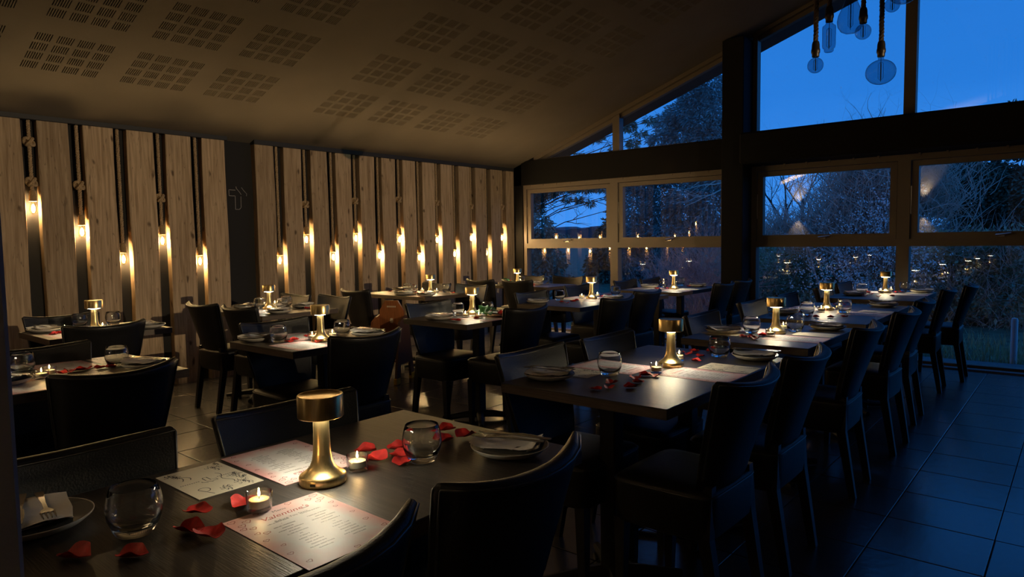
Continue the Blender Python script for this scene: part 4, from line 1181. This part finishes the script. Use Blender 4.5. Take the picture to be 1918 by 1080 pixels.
ITEMS= {'A': {'lamp': (-1.298, 0.869), 'tumbler': [(-1.343, 0.49), (-1.231, 1.109)],
   'tealight': [(-1.26, 0.693), (-1.3, 0.966)],
   'plate': [(-1.519, 0.376), (-1.098, 1.285)],
   'petal': [(-1.349, 0.606), (-1.272, 0.555), (-1.214, 0.571), (-1.314, 0.384), (-1.241, 0.447), (-1.319, 0.689), (-1.395, 1.069), (-1.324, 1.037), (-1.347, 1.128), (-1.299, 1.093), (-1.248, 1.06), (-1.372, 1.333), (-1.299, 1.253), (-1.285, 1.32)]},
 'B': {'lamp': (-1.318, 2.594), 'tumbler': [(-1.426, 2.285), (-1.25, 2.929)],
   'tealight': [(-1.299, 2.43), (-1.351, 2.736)],
   'plate': [(-1.576, 2.089), (-1.097, 2.956)],
   'petal': [(-1.32, 2.026), (-1.329, 2.144), (-1.295, 2.067), (-1.242, 2.127), (-1.303, 2.271), (-1.262, 2.216), (-1.305, 2.346), (-1.264, 2.35), (-1.389, 2.898), (-1.393, 2.987), (-1.317, 2.878), (-1.282, 2.753), (-1.335, 3.028)]},
 'C': {'lamp': (-1.307, 3.829), 'tumbler': [(-1.424, 3.775), (-1.245, 3.96)],
   'tealight': [(-1.287, 3.687), (-1.322, 3.996)],
   'plate': [(-1.556, 3.694), (-1.121, 4.142)],
   'petal': [(-1.397, 3.587), (-1.346, 3.573), (-1.311, 3.526), (-1.329, 3.683)]},
 'D': {'lamp': (-1.43, 5.251), 'tumbler': [(-1.441, 4.832), (-1.283, 5.139)],
   'tealight': [(-1.423, 5.093), (-1.362, 5.309)],
   'plate': [(-1.596, 4.829), (-1.152, 5.716)],
   'petal': [(-1.538, 4.979), (-1.411, 4.738), (-1.356, 4.736), (-1.271, 4.754), (-1.201, 4.836), (-1.478, 5.667), (-1.407, 5.66), (-1.322, 5.422)]},
 'E': {'lamp': (-1.426, 7.129), 'tumbler': [(-1.587, 6.954), (-1.301, 7.346)],
   'tealight': [(-1.443, 7.035), (-1.407, 7.28)],
   'plate': [(-1.584, 6.672), (-1.154, 7.296)],
   'petal': [(-1.48, 6.598), (-1.487, 6.866), (-1.373, 6.594), (-1.283, 6.711), (-1.336, 7.168), (-1.316, 7.254), (-1.554, 7.047)]},
 'F': {'lamp': (-3.206, 2.165), 'tumbler': [(-3.378, 2.011), (-3.301, 2.374)],
   'tealight': [(-3.296, 2.17), (-3.273, 2.287)],
   'plate': [(-3.526, 1.964), (-3.169, 2.456)],
   'petal': [(-3.316, 2.035), (-3.364, 2.098), (-3.415, 2.217), (-3.381, 2.24), (-3.177, 2.13)]},
 'G': {'lamp': (-3.434, 3.619), 'tumbler': [(-3.495, 3.528), (-3.357, 3.696)],
   'tealight': [(-3.35, 3.458), (-3.223, 3.461)],
   'plate': [(-3.412, 3.262), (-3.212, 3.642)],
   'petal': [(-3.287, 3.268), (-3.234, 3.266), (-3.216, 3.427), (-3.302, 3.725), (-3.228, 3.699), (-3.363, 3.725)]},
 'H': {'lamp': (-3.435, 5.202), 'tumbler': [(-3.589, 4.916), (-3.435, 5.616)],
   'tealight': [(-3.511, 5.155), (-3.485, 5.374)],
   'plate': [(-3.596, 4.603), (-3.231, 5.254)],
   'petal': [(-3.449, 4.755), (-3.352, 4.698), (-3.395, 4.847), (-3.427, 4.95), (-3.446, 5.397), (-3.407, 5.419), (-3.484, 5.588)]},
 'I': {'lamp': (-3.334, 6.622), 'tumbler': [(-3.553, 6.814), (-3.516, 7.145)],
   'tealight': [(-3.629, 6.96), (-3.598, 7.166)],
   'plate': [(-3.676, 6.719), (-3.281, 7.096)],
   'petal': [(-3.447, 6.673), (-3.376, 6.62), (-3.499, 6.554), (-3.348, 7.009)]},
 'J': {'lamp': (-4.794, 1.576), 'tumbler': [(-5.146, 1.601), (-5.101, 1.793)],
   'tealight': [(-4.928, 1.449), (-4.856, 1.641)],
   'plate': [(-5.056, 1.374), (-4.704, 1.866)],
   'petal': [(-4.847, 1.356), (-4.89, 1.385), (-4.887, 1.416)]},
 'K': {'lamp': (-5.151, 2.994), 'tumbler': [(-5.297, 2.991), (-5.063, 3.059), (-5.246, 3.211)],
   'tealight': [(-5.341, 3.064), (-5.384, 3.182)],
   'plate': [(-4.811, 2.873), (-5.046, 3.246), (-5.44, 2.931)],
   'petal': [(-5.625, 3.047), (-5.404, 2.898), (-5.19, 3.301), (-5.035, 3.232), (-4.919, 3.197), (-5.024, 3.292), (-5.135, 3.224)]},
 'L': {'lamp': (-5.192, 4.849), 'tumbler': [(-5.651, 4.931), (-5.415, 4.806), (-5.182, 5.066)],
   'tealight': [(-5.442, 4.96), (-5.245, 4.984)],
   'plate': [(-5.339, 4.607), (-5.004, 4.604), (-5.846, 5.016)],
   'petal': [(-5.823, 4.835), (-5.624, 4.773), (-5.694, 4.907), (-5.384, 4.823), (-5.333, 4.852), (-5.307, 4.95), (-5.038, 5.017), (-5.581, 4.969)]},
 'M': {'lamp': (-5.249, 6.334), 'tumbler': [(-5.462, 6.662), (-5.122, 6.727)],
   'tealight': [(-5.566, 6.766), (-5.522, 6.722)],
   'plate': [(-5.109, 6.507), (-5.411, 6.304)],
   'petal': [(-5.575, 6.426), (-5.575, 6.537), (-5.279, 6.648), (-5.071, 6.416)]},
 'N': {'tumbler': [(-3.453, 0.848), (-3.311, 1.169)],
   'tealight': [(-3.311, 0.908), (-3.251, 0.863)],
   'plate': [(-3.171, 1.236), (-3.238, 0.728)],
   'petal': [(-3.275, 0.799), (-3.311, 0.951), (-3.318, 0.989), (-3.328, 1.026), (-3.331, 1.054), (-3.312, 1.099), (-3.299, 1.139)]}}

tum = tumbler_mesh(); plm = plate_mesh(); glm = glaze_mesh(); nap = napkin_mesh(); frk = fork_mesh(); knf = knife_mesh()
ptm = [petal_mesh(s) for s in (2, 5, 8, 13, 21)]
lamp0 = tea0 = None
zt = ZT + .0001
def px_of(x, y):
    d = Vector((x, y, ZT - EYE))
    return d.dot(rt) / d.dot(cf)
def ordinals(n):
    return {1: [''], 2: ['left-hand', 'right-hand'], 3: ['leftmost', 'middle', 'rightmost']}.get(n)
random.seed(7)
ITEMS['N']['lamp'] = (-3.33, .60)
for k in TABLES:
    it = ITEMS[k]; x0, x1, y0, y1 = TABLES[k]; T_ = TN[k]
    cx, cy = (x0 + x1) / 2, (y0 + y1) / 2
    # lamp
    l = make_lamp() if lamp0 is None else copy_tree(lamp0)
    lamp0 = lamp0 or l
    l.location = (*it['lamp'], zt); l.rotation_euler = (0, 0, .55 if k == 'A' else random.uniform(0, 6))
    tag(l, 'brushed brass mushroom lamp standing on ' + T_, 'lamp', 'brass table lamps')
    def named(lst, fmt):
        order = sorted(range(len(lst)), key=lambda i: px_of(*lst[i]))
        w = ordinals(len(lst)); out = [''] * len(lst)
        for r, i in enumerate(order):
            if len(lst) == 1: out[i] = fmt % ''
            else: out[i] = fmt % ((w[r] if w else NTH[r] + '-from-left') + ' ')
        return [' '.join(s.split()) for s in out]
    for (x, y), lab in zip(it['tumbler'], named(it['tumbler'], '%sround clear glass tumbler on ' + T_)):
        tag(put('tumbler', tum, None, (x, y, zt + .0011)), lab, 'glass', 'glass tumblers')
    for (x, y), lab in zip(it['tealight'], named(it['tealight'], '%slit tealight in a clear glass cup on ' + T_)):
        c = make_tealight() if tea0 is None else copy_tree(tea0)
        tea0 = tea0 or c
        c.location = (x, y, zt + .0011); tag(c, lab, 'candle', 'lit tealights')
    pl = named(it['plate'], '%s')
    for (x, y), w in zip(it['plate'], pl):
        if k in WALLROW: rz = 0 if y < cy else PI
        else: rz = R90 if x > cx else -R90
        rz += random.uniform(-.35, .35)
        if k == 'A': rz = R90 + .12 if x > cx else -R90 - .45
        o = put('plate', plm, None, (x, y, zt + .0011), (0, 0, rz)); tag(o, '%s dark-glazed cream side plate on %s' % (w, T_) if w else 'dark-glazed cream side plate on ' + T_, 'plate', 'side plates')
        put('glaze', glm, o, (0, 0, .0003))
        for nm, me, dx, da, s in (('napkin', nap, 0, .35, 'folded white paper napkin'), ('fork', frk, -.018, .28, 'steel fork on the napkin'), ('knife', knf, .022, .16, 'steel knife beside the fork')):
            q = put(nm, me, None, (x + dx * math.cos(rz), y + dx * math.sin(rz), zt + .0011 + (.0012 if nm != 'napkin' else 0)), (0, 0, rz + da))
            tag(q, ('%s on the %s plate of %s' % (s, w, T_) if w else '%s on the plate of %s' % (s, T_)).replace('  ', ' '), nm, {'napkin': 'paper napkins on the plates', 'fork': 'forks on the plates', 'knife': 'knives on the plates'}[nm])
    for i, ((x, y), lab) in enumerate(zip(it['petal'], named(it['petal'], '%sred silk rose petal on ' + T_))):
        q = put('rose_petal', ptm[i % 5], None, (x, y, zt + .0014), (0, 0, random.uniform(0, 6.3)))
        s = random.uniform(1.1, 1.3) if k == 'A' else random.uniform(.9, 1.1); q.scale = (s, s, s)
        tag(q, lab, 'petal', 'scattered red rose petals')

# printed menus (portrait A4) and drinks cards (A5)
mm = MB().box(-.105, .105, -.1485, .1485, 0, .0009).mesh('menu', M_menu)
cm = MB().box(-.074, .074, -.1075, .1075, 0, .0009).mesh('drinks_card', M_card)
def heart(cx, cy, s, rot=0):
    pts = []
    for i in range(21):
        t = 2 * PI * (i / 21) * .96 + .3
        x = 16 * math.sin(t) ** 3; y = 13 * math.cos(t) - 5 * math.cos(2 * t) - 2 * math.cos(3 * t) - math.cos(4 * t)
        x, y = x * s / 17, y * s / 17
        pts.append((cx + x * math.cos(rot) - y * math.sin(rot), cy + x * math.sin(rot) + y * math.cos(rot)))
    return pts
def text_mesh(name, body, size, m, align='CENTER', shear=0):
    cu_ = bpy.data.curves.new(name, 'FONT'); cu_.body = body; cu_.size = size; cu_.align_x = align; cu_.shear = shear; cu_.resolution_u = 2
    tmp = bpy.data.objects.new(name, cu_); COL.objects.link(tmp)
    dg = bpy.context.evaluated_depsgraph_get(); dg.update()
    me = bpy.data.meshes.new_from_object(tmp.evaluated_get(dg)); me.name = name
    bpy.data.objects.remove(tmp); bpy.data.curves.remove(cu_)
    me.materials.clear(); me.materials.append(m)
    return me
hb = MB(); rnd = random.Random(5)
for cx, cy, s in [(-.092, .135, .008), (-.070, .118, .009), (-.086, .105, .008), (-.092, .088, .007), (-.078, .078, .007), (-.085, .050, .006), (-.072, .040, .007), (-.09, .01, .006), (-.08, -.03, .005), (-.09, -.07, .006), (-.085, -.12, .006),
                  (.088, .135, .009), (.070, .125, .007), (.090, .110, .008), (.078, .100, .006), (.092, .075, .006), (.085, .05, .005), (.09, .0, .005), (.085, -.05, .006), (.09, -.10, .006), (.08, -.135, .006), (0, -.138, .006), (-.04, .138, .006), (.03, .138, .007)]:
    hb.strip(heart(cx, cy, s, rnd.uniform(-.4, .4)), .0016, .0011)
hme = hb.mesh('heart_print', M_pinkink)
t1 = text_mesh('title_print', "Valentine's", .024, M_red, shear=.3)
t2 = text_mesh('heading_print', 'Before You Start', .0105, M_ink)
t3 = text_mesh('menu_print', 'Menu', .013, M_ink)
def put_sheet(kind, x, y, rz, lab, k):
    if kind == 'menu':
        o = put('menu', mm, None, (x, y, ZT + .0002), (0, 0, rz))
        if k in 'ABFN':
            put('heart_print', hme, o)['kind'] = 'stuff'; put('title_print', t1, o, (0, .092, .0011)); put('heading_print', t2, o, (0, .072, .0011)); put('menu_print', t3, o, (0, .118, .0011))
        return tag(o, lab, 'menu', 'printed dinner menus')
    o = put('drinks_card', cm, None, (x, y, ZT + .0002), (0, 0, rz))
    if k in 'ABN': put('doodle_print', dme, o)['kind'] = 'stuff'
    return tag(o, lab, 'card', 'cream drinks cards')
# doodles and the house emblem on the cream card
db = MB(); z = .0011
def E(pts, ox, oy, s, w=.0022): db.strip([(ox + p[0] * s, oy + p[1] * s) for p in pts], w, z)
def emb(pts): return [((p[0] - 3.50) / .20, (p[1] - 1.76) / .20) for p in pts]
for pts in ([(3.494, 1.851), (3.429, 1.852), (3.428, 1.793), (3.493, 1.793), (3.491, 1.659), (3.533, 1.660), (3.551, 1.679), (3.553, 1.789)], [(3.505, 1.885), (3.509, 1.868), (3.527, 1.848), (3.545, 1.828), (3.557, 1.810)], [(3.565, 1.879), (3.582, 1.856), (3.606, 1.830), (3.617, 1.819), (3.614, 1.798)]):
    E(emb(pts), 0, 0, .036)
for sx in (-1, 1):                                # dashes either side of the emblem
    for i in range(9):
        x = sx * (.022 + i * .0050); db.strip([(x, -.001), (x + .0030, -.001)], .0032, z)
def W(pts): return [(-p[1], p[0]) for p in pts]
for cx, cy, n, r in ((-.070, .045, 11, .022), (.012, .052, 14, .022), (.075, .045, 15, .024), (-.080, -.048, 14, .020), (-.094, .062, 6, .009), (.045, .060, 8, .012), (.085, .0, 10, .018)):
    for q in range(n):                            # scribbled hop and leaf doodles
        a = rnd.uniform(0, 6.3); d = rnd.uniform(0, r); px_, py_ = cx + d * math.cos(a), cy + d * .7 * math.sin(a)
        px_, py_ = max(-.10, min(.10, px_)), max(-.066, min(.066, py_))
        db.strip(W([(px_ + .006 * math.cos(t + a) * (1 + .3 * math.sin(3 * t)), py_ + .0042 * math.sin(t + a)) for t in (0, .8, 1.6, 2.5, 3.3, 4.2)]), .0016, z)
db.strip(W([(-.065 + .045 * t, -.040 + .016 * math.sin(t * 3)) for t in [i * .1 for i in range(9)]]), .0020, z)
db.strip(W([(-.070 + .05 * t, -.050 + .012 * math.sin(t * 3 + .4)) for t in [i * .1 for i in range(9)]]), .0020, z)
db.strip(W([(.060 + .014 * math.cos(t), -.040 + .012 * math.sin(t)) for t in [i * .35 for i in range(13)]] + [(.098, -.035)]), .0020, z)
db.strip(W([(-.03 + .09 * t, .028 + .006 * math.sin(t * 9)) for t in [i * .08 for i in range(13)]]), .0018, z)
dme = db.mesh('doodle_print', M_ink)
sheets = {'A': [('menu', -1.105, .715, 1, 0), ('menu', -1.490, .908, -1, 0), ('card', -1.520, .716, -1, 0)], 'B': [('menu', -1.142, 2.497, 1, 0), ('menu', -1.508, 2.440, -1, 0), ('card', -1.568, 2.252, -1, 0), ('card', -1.105, 2.690, 1, 0)],
          'N': [('menu', -3.135, .80, 1, 0), ('menu', -3.50, 1.02, -1, 0), ('card', -3.10, 1.02, 1, 0), ('card', -3.54, 1.22, -1, 0), ('card', -3.54, .82, -1, 0)]}
for k in 'CDEFGHIJ':
    x0, x1, y0, y1 = TABLES[k]; ly = ITEMS[k]['lamp'][1]
    cl = lambda v, h: min(max(v, y0 + h), y1 - h)
    sheets[k] = [('menu', x1 - .150, cl(ly - .155, .107), 1, 0), ('menu', x0 + .150, cl(ly + .04, .107), -1, 0)] + ([('card', x1 - .112, cl(ly + .06, .076), 1, 0)] if y1 - y0 > .8 else []) + ([('card', x0 + .112, cl(ly - .15, .076), -1, 0)] if y1 - y0 > .8 else [])
for k in WALLROW:
    x0, x1, y0, y1 = TABLES[k]; lx = ITEMS[k]['lamp'][0]
    sheets[k] = [('menu', min(lx + .12, x1 - .11), y0 + .150, 0, 0), ('menu', max(lx - .20, x0 + .11), y1 - .150, 2, 0)]
for k, ls in sheets.items():
    for kind, x, y, hd, _ in ls:
        rz = hd * R90 if hd != 2 else PI
        side = {1: 'aisle edge', -1: 'far edge', 0: 'camera edge', 2: 'window edge'}[hd]
        n_ = [(q[1], q[2]) for q in ls if q[0] == kind and q[3] == hd]
        extra = ''
        if len(n_) == 2: extra = ' nearer the camera' if y == min(a[1] for a in n_) else ' nearer the window'
        lab = ('pink-edged printed menu at the %s of %s' if kind == 'menu' else 'cream doodled drinks card at the %s of %s') % (side, TN[k]) + extra
        put_sheet(kind, x, y, rz + random.uniform(-.02, .02), lab, k)

# silk roses with green leaves
def leaf_bm(c, ang, L_, W_, curl):
    b = MB(); n, m = 10, 5; v = []; f = []
    for lay in (0, 1):
        for i in range(n + 1):
            t = i / n; w = W_ * math.sin(PI * (t ** .75)) * (1 - .15 * t)
            for j in range(m + 1):
                s = 2 * j / m - 1
                x = L_ * t; y = w * s; z = curl * (t * (1.15 - t)) * 4 * L_ * .25 + .35 * w * s * s + .004 * math.sin(t * 20) * abs(s) + (.0008 if lay else 0)
                v.append((c[0] + x * math.cos(ang) - y * math.sin(ang), c[1] + x * math.sin(ang) + y * math.cos(ang), c[2] + z))
    o = (n + 1) * (m + 1)
    for i in range(n):
        for j in range(m):
            a = i * (m + 1) + j; q = (a, a + 1, a + m + 2, a + m + 1)
            f.append(q[::-1]); f.append(tuple(p + o for p in q))
    return b.add(v, f, True)
def make_rose(x, y, rz, lab):
    t = thing('silk_rose', lab, 'flower', (x, y, ZT + .002), rz)
    part('stem', MB().tube([(-.11, 0, .004), (-.03, .004, .006), (.05, -.002, .010), (.09, .0, .020)], .003, 6), mat('rose_stem', (.10, .12, .04), .6), t)
    for c, a, L_, W_, cu__ in (((-.05, .0, .008), 2.2, .10, .040, .9), ((-.02, .0, .010), .9, .115, .045, 1.1), ((.0, 0, .006), -1.0, .09, .036, .8), ((-.03, 0, .02), 1.6, .095, .038, 1.5)):
        part('leaf', leaf_bm(c, a, L_, W_, cu__), M_leaf, t)
    b = MB()
    for i in range(11):
        a = i * 2.4; r = .006 + .0022 * i
        v = []; f = []
        for u in range(6):
            for w in range(5):
                aa = a + (u / 5 - .5) * 1.9; h = w / 4
                rr_ = r * (.55 + .55 * h)
                v.append((.105 + rr_ * math.cos(aa), rr_ * math.sin(aa), .012 + .036 * h * (1 - .035 * i)))
        for u in range(5):
            for w in range(4):
                q = u * 5 + w; f.append((q, q + 1, q + 6, q + 5))
        b.add(v, f, True)
    part('rose_head', b, M_petal, t)
make_rose(-3.235, 3.555, .5, 'red silk rose with large green leaves beside the lamp')
make_rose(-5.45, 6.42, 2.2, 'silk rose with green leaves on the plank-wall corner table')
